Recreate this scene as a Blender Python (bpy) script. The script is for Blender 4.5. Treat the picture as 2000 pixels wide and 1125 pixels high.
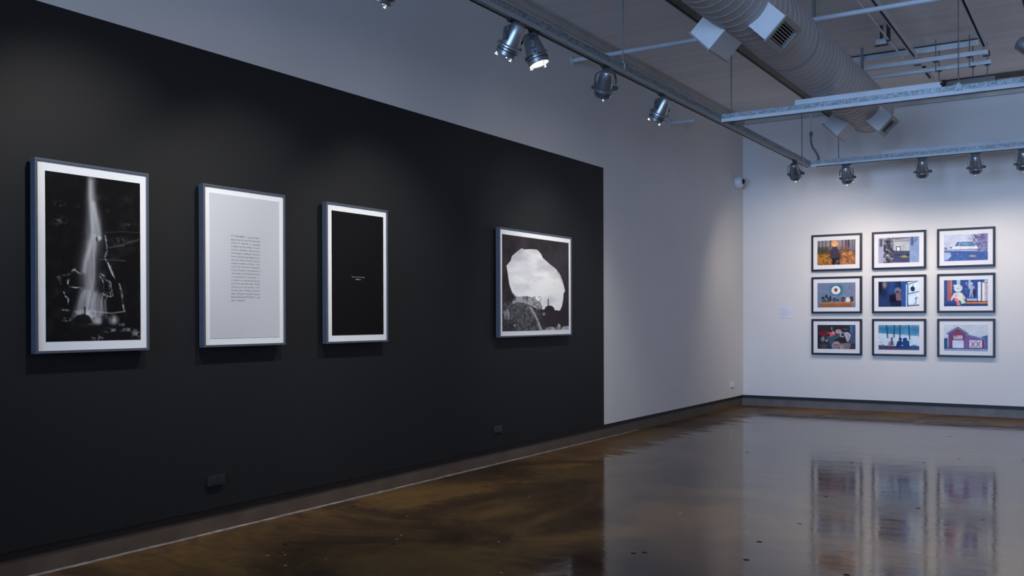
import bpy, bmesh, math, random
import numpy as np
from mathutils import Vector, Matrix
random.seed(4)
D = bpy.data
for o in list(D.objects): D.objects.remove(o)
SC = bpy.context.scene
COL = SC.collection

# ------------------------------------------------------------------ camera
cam_d = D.cameras.new('camera'); cam = D.objects.new('camera', cam_d); COL.objects.link(cam)
YAW, PITCH, ROLL = 0.56580, -0.0052, -0.0030
CX, CZ = 4.2207, 1.2
Fv = Vector((-math.sin(YAW)*math.cos(PITCH), math.cos(YAW)*math.cos(PITCH), math.sin(PITCH)))
Rv = Vector((math.cos(YAW), math.sin(YAW), 0)); Uv = Rv.cross(Fv)
R2 = math.cos(ROLL)*Rv + math.sin(ROLL)*Uv; U2 = -math.sin(ROLL)*Rv + math.cos(ROLL)*Uv
mw = Matrix.Identity(4)
for i in range(3):
    mw[i][0] = R2[i]; mw[i][1] = U2[i]; mw[i][2] = -Fv[i]
mw[0][3], mw[1][3], mw[2][3] = CX, 0.0, CZ
cam.matrix_world = mw
cam_d.sensor_width = 36; cam_d.lens = 1831.3/2000*36
cam_d.shift_y = (631.64-562.5)/2000
cam_d.clip_start = .05; cam_d.clip_end = 100
SC.camera = cam

# ------------------------------------------------------------------ world, exposure
L = 12.567      # back wall plane
ZC = 3.92       # ceiling
YR = -4.5       # rear wall
XR = 8.5        # right wall
W = D.worlds.new('world'); SC.world = W; W.use_nodes = True
W.node_tree.nodes['Background'].inputs[0].default_value = (.30, .50, 1, 1)
W.node_tree.nodes['Background'].inputs[1].default_value = .35
vs = SC.view_settings; vs.view_transform = 'Standard'; vs.look = 'None'; vs.gamma = 1; vs.exposure = 0.65
try: vs.use_curve_mapping = False
except Exception: pass

def area(name, loc, target, sx, sy, power, color):
    l = D.lights.new(name, 'AREA'); l.shape = 'RECTANGLE'; l.size = sx; l.size_y = sy
    l.energy = power; l.color = color
    o = D.objects.new(name, l); COL.objects.link(o); o.location = loc
    o.rotation_euler = (Vector(target)-Vector(loc)).to_track_quat('-Z', 'Y').to_euler()
    return o
# daylight coming through the three tall windows of the rear wall
WIN = [(1.2, 3.0), (3.7, 5.5), (6.2, 8.0)]
for a, b in WIN:
    area('window_daylight', ((a+b)/2, YR-.12, 1.95), ((a+b)/2, 5, 1.95), b-a, 2.3, 64, (.38, .60, 1)).data.spread = math.radians(75)
SPOT_COL = (1.0, .96, .88)   # lamps on the long rail
SPOT_FILL = (1.0, .72, .45)  # warm right-rail lamps; those out of view are added as bounce fill
SPOT_WARM = (1.0, .86, .72)  # lamps on the far rail

# ------------------------------------------------------------------ materials
def mat(name, col, rough=.6, metal=0, spec=.5, emis=None, es=0, noise=None, bump=None, coat=0):
    m = D.materials.new(name); m.use_nodes = True; nt = m.node_tree
    b = nt.nodes['Principled BSDF']
    b.inputs['Base Color'].default_value = (*col, 1); b.inputs['Roughness'].default_value = rough
    b.inputs['Metallic'].default_value = metal; b.inputs['Specular IOR Level'].default_value = spec
    b.inputs['Coat Weight'].default_value = coat
    if emis: b.inputs['Emission Color'].default_value = (*emis, 1); b.inputs['Emission Strength'].default_value = es
    tc = nt.nodes.new('ShaderNodeTexCoord')
    if noise:
        sc, amt = noise
        n = nt.nodes.new('ShaderNodeTexNoise'); n.inputs['Scale'].default_value = sc; n.inputs['Detail'].default_value = 6
        nt.links.new(tc.outputs['Object'], n.inputs['Vector'])
        r = nt.nodes.new('ShaderNodeValToRGB')
        r.color_ramp.elements[0].position = .3; r.color_ramp.elements[1].position = .7
        r.color_ramp.elements[0].color = (*[c*(1-amt) for c in col], 1)
        r.color_ramp.elements[1].color = (*[min(1, c*(1+amt)) for c in col], 1)
        nt.links.new(n.outputs['Fac'], r.inputs['Fac']); nt.links.new(r.outputs['Color'], b.inputs['Base Color'])
    if bump:
        sc, st, dist = bump
        n2 = nt.nodes.new('ShaderNodeTexNoise'); n2.inputs['Scale'].default_value = sc; n2.inputs['Detail'].default_value = 4
        nt.links.new(tc.outputs['Object'], n2.inputs['Vector'])
        bp = nt.nodes.new('ShaderNodeBump'); bp.inputs['Strength'].default_value = st; bp.inputs['Distance'].default_value = dist
        nt.links.new(n2.outputs['Fac'], bp.inputs['Height']); nt.links.new(bp.outputs['Normal'], b.inputs['Normal'])
    return m
M = {}
M['white_wall'] = mat('white_wall_paint', (.625, .605, .595), .75, noise=(1.3, .02), bump=(90, .12, .003))
M['dark_wall'] = mat('charcoal_wall_paint', (.0108, .0115, .0133), .6, spec=.22, noise=(1.1, .08), bump=(90, .15, .003))
M['base'] = mat('brown_baseboard', (.085, .060, .044), .5, noise=(6, .2), bump=(30, .15, .004))
M['base_blue'] = mat('brown_baseboard_back', (.10, .085, .08), .5, noise=(6, .2), bump=(30, .15, .004))
M['caulk'] = mat('pale_caulk', (.19, .165, .155), .8, noise=(20, .35))
M['trim'] = mat('painted_wood_trim', (.47, .44, .42), .6, noise=(4, .12))
M['beam_dark'] = mat('olive_beam', (.13, .125, .09), .65, noise=(5, .2))
M['beam_edge'] = mat('beam_black_edge', (.015, .015, .017), .6)
M['frame_metal'] = mat('satin_grey_metal_frame', (.088, .10, .13), .42, metal=.35, noise=(30, .05))
M['frame_black'] = mat('black_wood_frame', (.009, .009, .013), .4, spec=.3, noise=(30, .2))
M['mat_board'] = mat('white_mat_board', (.66, .65, .68), .8)
M['mat_board_pic'] = mat('white_print_border', (.72, .73, .76), .7)
M['grey_print'] = mat('pale_grey_print', (.50, .51, .55), .6, noise=(1.5, .03))
M['ink'] = mat('dark_ink', (.08, .08, .09), .8)
M['black_print'] = mat('black_print', (.0035, .003, .004), .7, spec=.12)
M['white_ink'] = mat('white_ink', (.5, .5, .5), .8)
M['galv'] = None
M['strut_white'] = mat('pale_track_enamel', (.52, .55, .58), .45, noise=(9, .06))
M['track_grey'] = mat('grey_track_enamel', (.33, .34, .345), .5, noise=(9, .06))
M['slot'] = mat('black_track_slot', (.004, .004, .005), .6)
M['rod'] = mat('steel_threaded_rod', (.18, .19, .20), .5, metal=.7)
M['steel'] = mat('zinc_steel', (.42, .44, .46), .45, metal=.6, noise=(12, .15))
M['can'] = mat('satin_silver_lamp_housing', (.30, .315, .335), .36, metal=.85, noise=(14, .06))
M['yoke'] = mat('dark_steel_yoke', (.10, .11, .125), .45, metal=.6)
M['duct_seam'] = mat('duct_joint_line', (.16, .16, .17), .6)
M['base_shade'] = mat('base_overhang_shade', (.014, .011, .011), .6, noise=(6, .2))  # near-black tone for the shade under the wall overhang
M['can_dark'] = mat('dark_lamp_seam', (.03, .032, .036), .5, metal=.3)
M['black'] = mat('black_plastic', (.01, .01, .012), .5)
M['clip'] = mat('bright_steel_clip', (.92, .92, .90), .35, metal=.3)
M['bulb'] = mat('lit_lamp_face', (1, 1, 1), .5, emis=(1, .93, .80), es=22)
M['duct'] = None
M['duct_box'] = mat('duct_diffuser_paint', (.52, .52, .53), .6, noise=(5, .04))
M['grille'] = mat('diffuser_grille_frame', (.20, .195, .19), .5)
M['grille_slat'] = mat('diffuser_grille_slat', (.34, .30, .27), .5)
M['void'] = mat('black_duct_inside', (.002, .002, .002), .9)
M['outlet_dark'] = mat('charcoal_outlet_plastic', (.0115, .012, .014), .45)
M['outlet_white'] = mat('white_outlet_plastic', (.68, .68, .69), .45)
M['cam_white'] = mat('white_camera_plastic', (.62, .64, .68), .4)
M['cam_lens'] = mat('black_camera_dome', (.004, .004, .005), .12)
M['label'] = mat('wall_label_card', (.60, .62, .70), .7)
M['label_ink'] = mat('grey_label_ink', (.34, .36, .42), .8)
M['pipe'] = mat('pipe_paint', (.46, .49, .53), .5, noise=(6, .05))
M['flex'] = mat('grey_flexible_conduit', (.16, .18, .19), .45, metal=.5)
M['light_box'] = mat('grey_fixture_housing', (.24, .235, .23), .5)
M['brown_wood'] = mat('dark_brown_wood', (.075, .055, .035), .7, noise=(8, .25))

def galv():
    m = mat('galvanised_strut', (.30, .33, .35), .5, metal=.45); nt = m.node_tree; b = nt.nodes['Principled BSDF']
    tc = nt.nodes.new('ShaderNodeTexCoord')
    v = nt.nodes.new('ShaderNodeTexVoronoi'); v.inputs['Scale'].default_value = 75
    nt.links.new(tc.outputs['Object'], v.inputs['Vector'])
    r = nt.nodes.new('ShaderNodeValToRGB'); r.color_ramp.elements[0].color = (.15, .18, .20, 1); r.color_ramp.elements[1].color = (.40, .44, .47, 1)
    r.color_ramp.elements[0].position = .12; r.color_ramp.elements[1].position = .95
    nt.links.new(v.outputs['Color'], r.inputs['Fac']); nt.links.new(r.outputs['Color'], b.inputs['Base Color'])
    return m
M['galv'] = galv()

def duct_mat():
    m = mat('spiral_duct_paint', (.27, .27, .285), .5); nt = m.node_tree; b = nt.nodes['Principled BSDF']
    tc = nt.nodes.new('ShaderNodeTexCoord')
    n = nt.nodes.new('ShaderNodeTexNoise'); n.inputs['Scale'].default_value = 2.5; n.inputs['Detail'].default_value = 5
    nt.links.new(tc.outputs['Object'], n.inputs['Vector'])
    r = nt.nodes.new('ShaderNodeValToRGB')
    r.color_ramp.elements[0].color = (.35, .335, .335, 1); r.color_ramp.elements[1].color = (.42, .405, .41, 1)
    nt.links.new(n.outputs['Fac'], r.inputs['Fac']); nt.links.new(r.outputs['Color'], b.inputs['Base Color'])
    return m
M['duct'] = duct_mat()

def ceil_mat():
    m = D.materials.new('painted_ceiling_boards'); m.use_nodes = True; nt = m.node_tree; b = nt.nodes['Principled BSDF']
    N = nt.nodes.new; Lk = nt.links.new
    b.inputs['Roughness'].default_value = .7
    tc = N('ShaderNodeTexCoord'); sep = N('ShaderNodeSeparateXYZ'); Lk(tc.outputs['Object'], sep.inputs[0])
    # board joints every 8.9 cm along Y
    mul = N('ShaderNodeMath'); mul.operation = 'MULTIPLY'; mul.inputs[1].default_value = 11.2; Lk(sep.outputs['Y'], mul.inputs[0])
    fr = N('ShaderNodeMath'); fr.operation = 'FRACT'; Lk(mul.outputs[0], fr.inputs[0])
    fl = N('ShaderNodeMath'); fl.operation = 'FLOOR'; Lk(mul.outputs[0], fl.inputs[0])
    wn = N('ShaderNodeTexWhiteNoise'); wn.noise_dimensions = '1D'; Lk(fl.outputs[0], wn.inputs['W'])
    seam = N('ShaderNodeValToRGB'); seam.color_ramp.elements[0].position = 0; seam.color_ramp.elements[0].color = (.72, .72, .72, 1)
    seam.color_ramp.elements[1].position = .10; seam.color_ramp.elements[1].color = (1, 1, 1, 1); Lk(fr.outputs[0], seam.inputs['Fac'])
    mp = N('ShaderNodeMapping'); mp.inputs['Scale'].default_value = (.5, 9, 1); Lk(tc.outputs['Object'], mp.inputs['Vector'])
    n = N('ShaderNodeTexNoise'); n.inputs['Scale'].default_value = 3; n.inputs['Detail'].default_value = 6; Lk(mp.outputs[0], n.inputs['Vector'])
    a = N('ShaderNodeMix'); a.data_type = 'RGBA'; a.inputs['A'].default_value = (.68, .66, .65, 1); a.inputs['B'].default_value = (.82, .80, .79, 1)
    av = N('ShaderNodeMath'); av.operation = 'ADD'; Lk(wn.outputs['Value'], av.inputs[0]); Lk(n.outputs['Fac'], av.inputs[1])
    h = N('ShaderNodeMath'); h.operation = 'MULTIPLY'; h.inputs[1].default_value = .5; Lk(av.outputs[0], h.inputs[0]); Lk(h.outputs[0], a.inputs['Factor'])
    mx = N('ShaderNodeMix'); mx.data_type = 'RGBA'; mx.blend_type = 'MULTIPLY'; mx.inputs['Factor'].default_value = 1
    Lk(a.outputs['Result'], mx.inputs['A']); Lk(seam.outputs['Color'], mx.inputs['B']); Lk(mx.outputs['Result'], b.inputs['Base Color'])
    bp = N('ShaderNodeBump'); bp.inputs['Strength'].default_value = .4; bp.inputs['Distance'].default_value = .004
    Lk(seam.outputs['Color'], bp.inputs['Height']); Lk(bp.outputs['Normal'], b.inputs['Normal'])
    return m
M['ceiling'] = ceil_mat()

def floor_mat():
    m = D.materials.new('polished_stained_concrete'); m.use_nodes = True; nt = m.node_tree; b = nt.nodes['Principled BSDF']
    N = nt.nodes.new; Lk = nt.links.new
    tc = N('ShaderNodeTexCoord')
    def noise(sc, det=8, rough=.6, dist=0, vec=None):
        n = N('ShaderNodeTexNoise'); n.inputs['Scale'].default_value = sc; n.inputs['Detail'].default_value = det
        n.inputs['Roughness'].default_value = rough; n.inputs['Distortion'].default_value = dist
        Lk(vec or tc.outputs['Object'], n.inputs['Vector']); return n.outputs['Fac']
    def ramp(src, stops):
        r = N('ShaderNodeValToRGB'); cr = r.color_ramp
        while len(cr.elements) < len(stops): cr.elements.new(.5)
        for e, (p, c) in zip(cr.elements, stops): e.position = p; e.color = (*c, 1)
        Lk(src, r.inputs['Fac']); return r.outputs['Color']
    def mix(f, a, b_, mode='MIX'):
        x = N('ShaderNodeMix'); x.data_type = 'RGBA'; x.blend_type = mode
        if isinstance(f, float): x.inputs['Factor'].default_value = f
        else: Lk(f, x.inputs['Factor'])
        for k, s in (('A', a), ('B', b_)):
            if isinstance(s, tuple): x.inputs[k].default_value = (*s, 1)
            else: Lk(s, x.inputs[k])
        return x.outputs['Result']
    big = noise(.9, 8, .62, .8)
    base = ramp(big, [(.28, (.022, .012, .008)), (.45, (.058, .034, .018)), (.58, (.125, .072, .027)), (.75, (.155, .092, .038))])
    fine = noise(14, 8, .7)
    base = mix(.55, base, ramp(fine, [(.3, (.45, .42, .40)), (.6, (1, 1, 1))]), 'MULTIPLY')
    # pale scuffs and specks
    vo = N('ShaderNodeTexVoronoi'); vo.inputs['Scale'].default_value = 8; Lk(tc.outputs['Object'], vo.inputs['Vector'])
    speck = ramp(vo.outputs['Distance'], [(.03, (1, 1, 1)), (.08, (0, 0, 0))])
    mask = ramp(noise(1.3, 3), [(.47, (0, 0, 0)), (.58, (1, 1, 1))])
    sp = mix(1.0, speck, mask, 'MULTIPLY')
    base = mix(sp, base, (.42, .38, .33))
    # dark drips
    vo2 = N('ShaderNodeTexVoronoi'); vo2.inputs['Scale'].default_value = 3.0
    mp2 = N('ShaderNodeMapping'); mp2.inputs['Location'].default_value = (3.3, 1.7, 0); Lk(tc.outputs['Object'], mp2.inputs['Vector']); Lk(mp2.outputs[0], vo2.inputs['Vector'])
    dk = ramp(vo2.outputs['Distance'], [(.035, (1, 1, 1)), (.06, (0, 0, 0))])
    base = mix(dk, base, (.012, .006, .005))
    Lk(base, b.inputs['Base Color'])
    # the worn, unpolished strip that runs along the walls: rougher
    sep = N('ShaderNodeSeparateXYZ'); Lk(tc.outputs['Object'], sep.inputs[0])
    def math_(op, x, y):
        q = N('ShaderNodeMath'); q.operation = op
        for i, s in enumerate((x, y)):
            if isinstance(s, (int, float)): q.inputs[i].default_value = s
            else: Lk(s, q.inputs[i])
        return q.outputs[0]
    mpw = N('ShaderNodeMapping'); mpw.inputs['Scale'].default_value = (.9, 4, 1); Lk(tc.outputs['Object'], mpw.inputs['Vector'])
    edge_n = noise(1.6, 6, .6, .4, mpw.outputs[0])
    dist_b = math_('SUBTRACT', L, sep.outputs['Y'])
    dist_l = sep.outputs['X']
    dmin = math_('MINIMUM', dist_b, math_('MULTIPLY', dist_l, 1.6))
    e = math_('SUBTRACT', math_('MULTIPLY', edge_n, 1.7), dmin)
    wear = ramp(math_('ADD', e, .15), [(.0, (0, 0, 0)), (.22, (1, 1, 1))])
    streak = noise(2.2, 6, .65, .6, mpw.outputs[0])
    r0 = ramp(streak, [(.35, (.075, .075, .075)), (.7, (.13, .13, .13))])
    rr = mix(wear, r0, (.46, .46, .46))
    rr = mix(dk, rr, (.7, .7, .7))
    Lk(rr, b.inputs['Roughness'])
    si = mix(wear, (.50, .50, .50), (.25, .25, .25)); si = mix(dk, si, (.05, .05, .05)); Lk(si, b.inputs['Specular IOR Level'])
    b.inputs['IOR'].default_value = 1.32
    bn = noise(5, 3, .5, .3); bn2 = noise(45, 3, .5)
    hh = math_('ADD', bn, math_('MULTIPLY', bn2, .035))
    bp = N('ShaderNodeBump'); bp.inputs['Strength'].default_value = .30; bp.inputs['Distance'].default_value = .004
    Lk(hh, bp.inputs['Height']); Lk(bp.outputs['Normal'], b.inputs['Normal'])
    return m
M['floor'] = floor_mat()

def paint_mat():
    m = D.materials.new('photo_print'); m.use_nodes = True; nt = m.node_tree; b = nt.nodes['Principled BSDF']
    a = nt.nodes.new('ShaderNodeVertexColor'); a.layer_name = 'print'
    nt.links.new(a.outputs['Color'], b.inputs['Base Color']); b.inputs['Roughness'].default_value = .75
    b.inputs['Specular IOR Level'].default_value = .12
    return m
M['print'] = paint_mat()

# ------------------------------------------------------------------ mesh helpers
def box(bm, x0, x1, y0, y1, z0, z1, mi=0):
    v = [bm.verts.new(p) for p in ((x0,y0,z0),(x1,y0,z0),(x1,y1,z0),(x0,y1,z0),(x0,y0,z1),(x1,y0,z1),(x1,y1,z1),(x0,y1,z1))]
    for f in ((0,3,2,1),(4,5,6,7),(0,1,5,4),(1,2,6,5),(2,3,7,6),(3,0,4,7)):
        bm.faces.new([v[i] for i in f]).material_index = mi
def obj(name, bm, m, parent=None, bevel=0, smooth=False, mtx=None):
    me = D.meshes.new(name)
    if mtx is not None: bmesh.ops.transform(bm, matrix=mtx, verts=bm.verts)
    bmesh.ops.recalc_face_normals(bm, faces=bm.faces)
    bm.to_mesh(me); bm.free()
    for x in (m if isinstance(m, (list, tuple)) else [m]): me.materials.append(x)
    if smooth:
        for p in me.polygons: p.use_smooth = True
        try: me.set_sharp_from_angle(angle=math.radians(38))
        except Exception: pass
    o = D.objects.new(name, me); COL.objects.link(o)
    if parent: o.parent = parent
    if bevel:
        md = o.modifiers.new('bevel', 'BEVEL'); md.width = bevel; md.segments = 2; md.limit_method = 'ANGLE'
    return o
def boxes(name, lst, m, parent=None, bevel=0, mtx=None):
    bm = bmesh.new()
    for b in lst: box(bm, *b)
    return obj(name, bm, m, parent, bevel, mtx=mtx)
def struct(o): o['kind'] = 'structure'; return o
def tag(o, label, cat, group=None):
    o['label'] = label; o['category'] = cat
    if group: o['group'] = group
    return o
def thing(name, label, cat, loc=(0,0,0), group=None):
    o = D.objects.new(name, None); COL.objects.link(o); o.location = loc; o.empty_display_size = .1
    return tag(o, label, cat, group)
def tube(bm, pts, r, n=10, caps=True):
    pts = [Vector(p) for p in pts]; rings = []
    up = Vector((0, 0, 1)); prev = None
    for i, p in enumerate(pts):
        t = (pts[min(i+1, len(pts)-1)]-pts[max(i-1, 0)]).normalized()
        if prev is None:
            a = t.cross(up)
            if a.length < 1e-3: a = t.cross(Vector((1, 0, 0)))
            a.normalize()
        else:
            a = (prev - t*prev.dot(t)).normalized()
        prev = a; c = t.cross(a)
        rr = r[i] if isinstance(r, (list, tuple)) else r
        rings.append([bm.verts.new(p + a*math.cos(k*2*math.pi/n)*rr + c*math.sin(k*2*math.pi/n)*rr) for k in range(n)])
    for A, B in zip(rings, rings[1:]):
        for k in range(n): bm.faces.new((A[k], A[(k+1)%n], B[(k+1)%n], B[k]))
    if caps: bm.faces.new(rings[0]); bm.faces.new(rings[-1])
def lathe(bm, prof, n=32, cap0=False, cap1=False):
    rings = [[bm.verts.new((r*math.cos(k*2*math.pi/n), r*math.sin(k*2*math.pi/n), z)) for k in range(n)] for r, z in prof]
    for A, B in zip(rings, rings[1:]):
        for k in range(n): bm.faces.new((A[k], A[(k+1)%n], B[(k+1)%n], B[k]))
    if cap0: bm.faces.new(rings[0])
    if cap1: bm.faces.new(rings[-1])

# ------------------------------------------------------------------ room shell
BH, REC = .143, .025
bm = bmesh.new(); box(bm, -.3, XR+.2, YR-.3, L+.3, -.1, 0); struct(obj('floor', bm, M['floor']))
bm = bmesh.new(); box(bm, -.3, XR+.2, YR-.3, L+.3, ZC, ZC+.15); struct(obj('ceiling', bm, M['ceiling']))
# left wall: white drywall with a large charcoal painted field that ends at y = 8.346, z = 2.692
YD, HD = 8.346, 2.692
bm = bmesh.new()
def quad(bm, pts, mi=0):
    bm.faces.new([bm.verts.new(p) for p in pts]).material_index = mi
quad(bm, [(0, YR, BH), (0, YD, BH), (0, YD, HD), (0, YR, HD)], 1)
quad(bm, [(0, YR, HD), (0, YD, HD), (0, YD, ZC), (0, YR, ZC)], 0)
quad(bm, [(0, YD, BH), (0, L, BH), (0, L, ZC), (0, YD, ZC)], 0)
quad(bm, [(0, YR, BH), (0, YD, BH), (-.2, YD, BH), (-.2, YR, BH)], 1)
quad(bm, [(0, YD, BH), (0, L, BH), (-.2, L, BH), (-.2, YD, BH)], 0)
quad(bm, [(-.2, YR, BH), (-.2, L, BH), (-.2, L, ZC), (-.2, YR, ZC)], 0)
me = D.meshes.new('wall_left'); bm.to_mesh(me); bm.free(); me.materials.append(M['white_wall']); me.materials.append(M['dark_wall'])
wl = D.objects.new('wall_left', me); COL.objects.link(wl); struct(wl)
struct(boxes('wall_back', [(-.2, XR, L, L+.2, BH, ZC)], M['white_wall']))
struct(boxes('wall_right', [(XR, XR+.2, YR, L+.2, 0, ZC)], M['white_wall']))
rw = [(-.2, WIN[0][0], YR-.2, YR, 0, ZC), (WIN[0][1], WIN[1][0], YR-.2, YR, 0, ZC), (WIN[1][1], WIN[2][0], YR-.2, YR, 0, ZC), (WIN[2][1], XR, YR-.2, YR, 0, ZC)]
for a, b in WIN: rw += [(a, b, YR-.2, YR, 0, .8), (a, b, YR-.2, YR, 3.1, ZC)]
struct(boxes('wall_rear', rw, M['white_wall']))
for i, (a, b) in enumerate(WIN):
    m = (a+b)/2
    struct(boxes('window_%d' % (i+1), [(a, a+.05, YR-.08, YR-.02, .8, 3.1), (b-.05, b, YR-.08, YR-.02, .8, 3.1), (a+.05, b-.05, YR-.08, YR-.02, .8, .86),
            (a+.05, b-.05, YR-.08, YR-.02, 3.04, 3.1), (m-.02, m+.02, YR-.07, YR-.03, .86, 3.04), (a+.05, b-.05, YR-.07, YR-.03, 1.93, 1.97)], M['trim']))
struct(boxes('baseboard_left', [(-.2, -REC, YR, L+.1, 0, BH)], M['base']))
struct(boxes('baseboard_back', [(-REC, XR, L+REC, L+.2, 0, BH)], M['base_blue']))
struct(boxes('base_shade_left', [(-.1, -REC+.004, YR, L+REC-.004, .100, BH)], M['base_shade']))  # overhang shadow put in as dark strips along both baseboard tops
struct(boxes('base_shade_back', [(-REC+.004, XR, L+REC-.004, L+.1, .100, BH)], M['base_shade']))
# pale caulk line where the left base meets the floor, slightly ragged
bm = bmesh.new(); pr = None; y = .5
while y < 9.2:
    w = random.uniform(.003, .009)*(1 if y < 7 else .55); hh = random.uniform(.002, .005)
    cur = [bm.verts.new((-REC, y, hh+.004)), bm.verts.new((-REC+w, y, hh)), bm.verts.new((-REC+w+.002, y, .0))]
    if pr:
        for k in range(2): bm.faces.new((pr[k], pr[k+1], cur[k+1], cur[k]))
    pr = cur; y += random.uniform(.02, .06)
struct(obj('trim_1', bm, M['caulk']))
# wooden plates at the top of the walls
struct(boxes('trim_2', [(0, .045, YR, L, 3.84, ZC), (0, .065, YR, L, 3.895, ZC)], M['trim']))
struct(boxes('trim_3', [(.045, XR, L-.045, L, 3.84, ZC), (.065, XR, L-.065, L, 3.895, ZC)], M['trim']))
# ceiling beam left of the duct, with its dark steel edge
t = thing('ceiling_beam', 'olive painted ceiling beam with black lower edge running beside the round duct', 'beam', (1.3, 4, 3.8))
boxes('beam_body', [(-.11, .16, -8, L-4-.07, 0, .12)], M['beam_dark'], t)
o = boxes('edge_strip', [(-.128, -.11, -8, L-4-.07, -.008, .12)], M['beam_edge'], t); o['label'] = 'black edge strip'

# ------------------------------------------------------------------ print painting (vertex colours on dense sheets)
def s2l(c):
    c = np.asarray(c, float)/255.; return np.where(c <= .04045, c/12.92, ((c+.055)/1.055)**2.4)
_rs = np.random.RandomState(7)
def vnoise(U, V, fu, fv, seed=0, octv=4):
    rs = np.random.RandomState(seed); out = np.zeros_like(U); amp = 1; tot = 0
    for k in range(octv):
        gu, gv = int(fu*2**k)+2, int(fv*2**k)+2
        g = rs.rand(gv+1, gu+1); x = U*(gu-1); y = V*(gv-1)
        xi = np.clip(x.astype(int), 0, gu-1); yi = np.clip(y.astype(int), 0, gv-1); fx = x-xi; fy = y-yi
        fx = fx*fx*(3-2*fx); fy = fy*fy*(3-2*fy)
        out += amp*((g[yi, xi]*(1-fx)+g[yi, xi+1]*fx)*(1-fy)+(g[yi+1, xi]*(1-fx)+g[yi+1, xi+1]*fx)*fy); tot += amp; amp *= .55
    return out/tot
class Pic:
    """a picture in sRGB 0..255, painted in study coordinates given by its four corners"""
    def __init__(s, nx, ny, xl, xr, ytl, ytr, ybl, ybr, bg, persp=1.0):
        s.nx, s.ny = nx, ny
        u, v = np.meshgrid((np.arange(nx)+.5)/nx, (np.arange(ny)+.5)/ny); s.u, s.v = u, v
        r = persp; sx = u/(u + (1-u)*r)      # position along the wall to position in the study
        s.X = xl+sx*(xr-xl); s.Y = (ytl+(ytr-ytl)*sx)*(1-v)+(ybl+(ybr-ybl)*sx)*v
        s.px = (xr-xl)/nx
        s.c = np.zeros((ny, nx, 3)); s.c[:] = bg
    def put(s, m, col, a=1.0):
        m = np.clip(m*a, 0, 1)[..., None]; s.c = s.c*(1-m)+np.asarray(col, float)*m
    def poly(s, pts, col, a=1.0, soft=0):
        X, Y = s.X, s.Y; ins = np.zeros(X.shape, bool); n = len(pts); dmin = np.full(X.shape, 1e9)
        for i in range(n):
            x0, y0 = pts[i]; x1, y1 = pts[(i+1) % n]
            if y0 != y1:
                c = ((y0 > Y) != (y1 > Y)) & (X < (x1-x0)*(Y-y0)/(y1-y0)+x0); ins ^= c
            if soft:
                dx, dy = x1-x0, y1-y0; tt = np.clip(((X-x0)*dx+(Y-y0)*dy)/(dx*dx+dy*dy+1e-9), 0, 1)
                dmin = np.minimum(dmin, np.hypot(X-x0-tt*dx, Y-y0-tt*dy))
        m = ins.astype(float)
        if soft: m = np.clip(.5+np.where(ins, 1, -1)*dmin/(2*soft), 0, 1)
        s.put(m, col, a)
    def rect(s, x0, y0, x1, y1, col, a=1.0, soft=0): s.poly([(x0, y0), (x1, y0), (x1, y1), (x0, y1)], col, a, soft)
    def ell(s, cx, cy, rx, ry, col, a=1.0, soft=.25):
        d = np.sqrt(((s.X-cx)/rx)**2+((s.Y-cy)/ry)**2); s.put(np.clip((1+soft-d)/(2*soft), 0, 1), col, a)
    def line(s, pts, w, col, a=1.0, soft=1.0, taper=1.0):
        best = np.zeros(s.X.shape)
        for i in range(len(pts)-1):
            (x0, y0), (x1, y1) = pts[i], pts[i+1]; dx, dy = x1-x0, y1-y0
            t = np.clip(((s.X-x0)*dx+(s.Y-y0)*dy)/(dx*dx+dy*dy+1e-9), 0, 1); d = np.hypot(s.X-x0-t*dx, s.Y-y0-t*dy)
            best = np.maximum(best, np.exp(-(d/w)**2) if soft else (d < w))
        s.put(best, col, a)
    def sheet(s, name, parent, org, du, dv):
        """org = top-left corner, du = full width vector, dv = full height vector (downwards)"""
        nx, ny = s.nx, s.ny; org, du, dv = map(np.array, (org, du, dv))
        uu, vv = np.meshgrid(np.linspace(0, 1, nx+1), np.linspace(0, 1, ny+1))
        P = org+uu[..., None]*du+vv[..., None]*dv
        me = D.meshes.new(name); nv = (nx+1)*(ny+1); nf = nx*ny
        idx = np.arange(nv).reshape(ny+1, nx+1)
        q = np.stack([idx[:-1, :-1], idx[1:, :-1], idx[1:, 1:], idx[:-1, 1:]], -1).reshape(-1)
        me.vertices.add(nv); me.vertices.foreach_set('co', P.reshape(-1).astype(np.float32))
        me.loops.add(nf*4); me.loops.foreach_set('vertex_index', q.astype(np.int32))
        me.polygons.add(nf); me.polygons.foreach_set('loop_start', (np.arange(nf)*4).astype(np.int32))
        me.update(calc_edges=True)
        at = me.color_attributes.new('print', 'FLOAT_COLOR', 'CORNER')
        lin = s2l(np.clip(s.c, 0, 255)).reshape(-1, 3)
        c4 = np.ones((nf, 4, 4), np.float32); c4[:, :, :3] = lin[:, None, :]
        at.data.foreach_set('color', c4.reshape(-1)); me.materials.append(M['print'])
        o = D.objects.new(name, me); COL.objects.link(o); o.parent = parent
        return o

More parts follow.
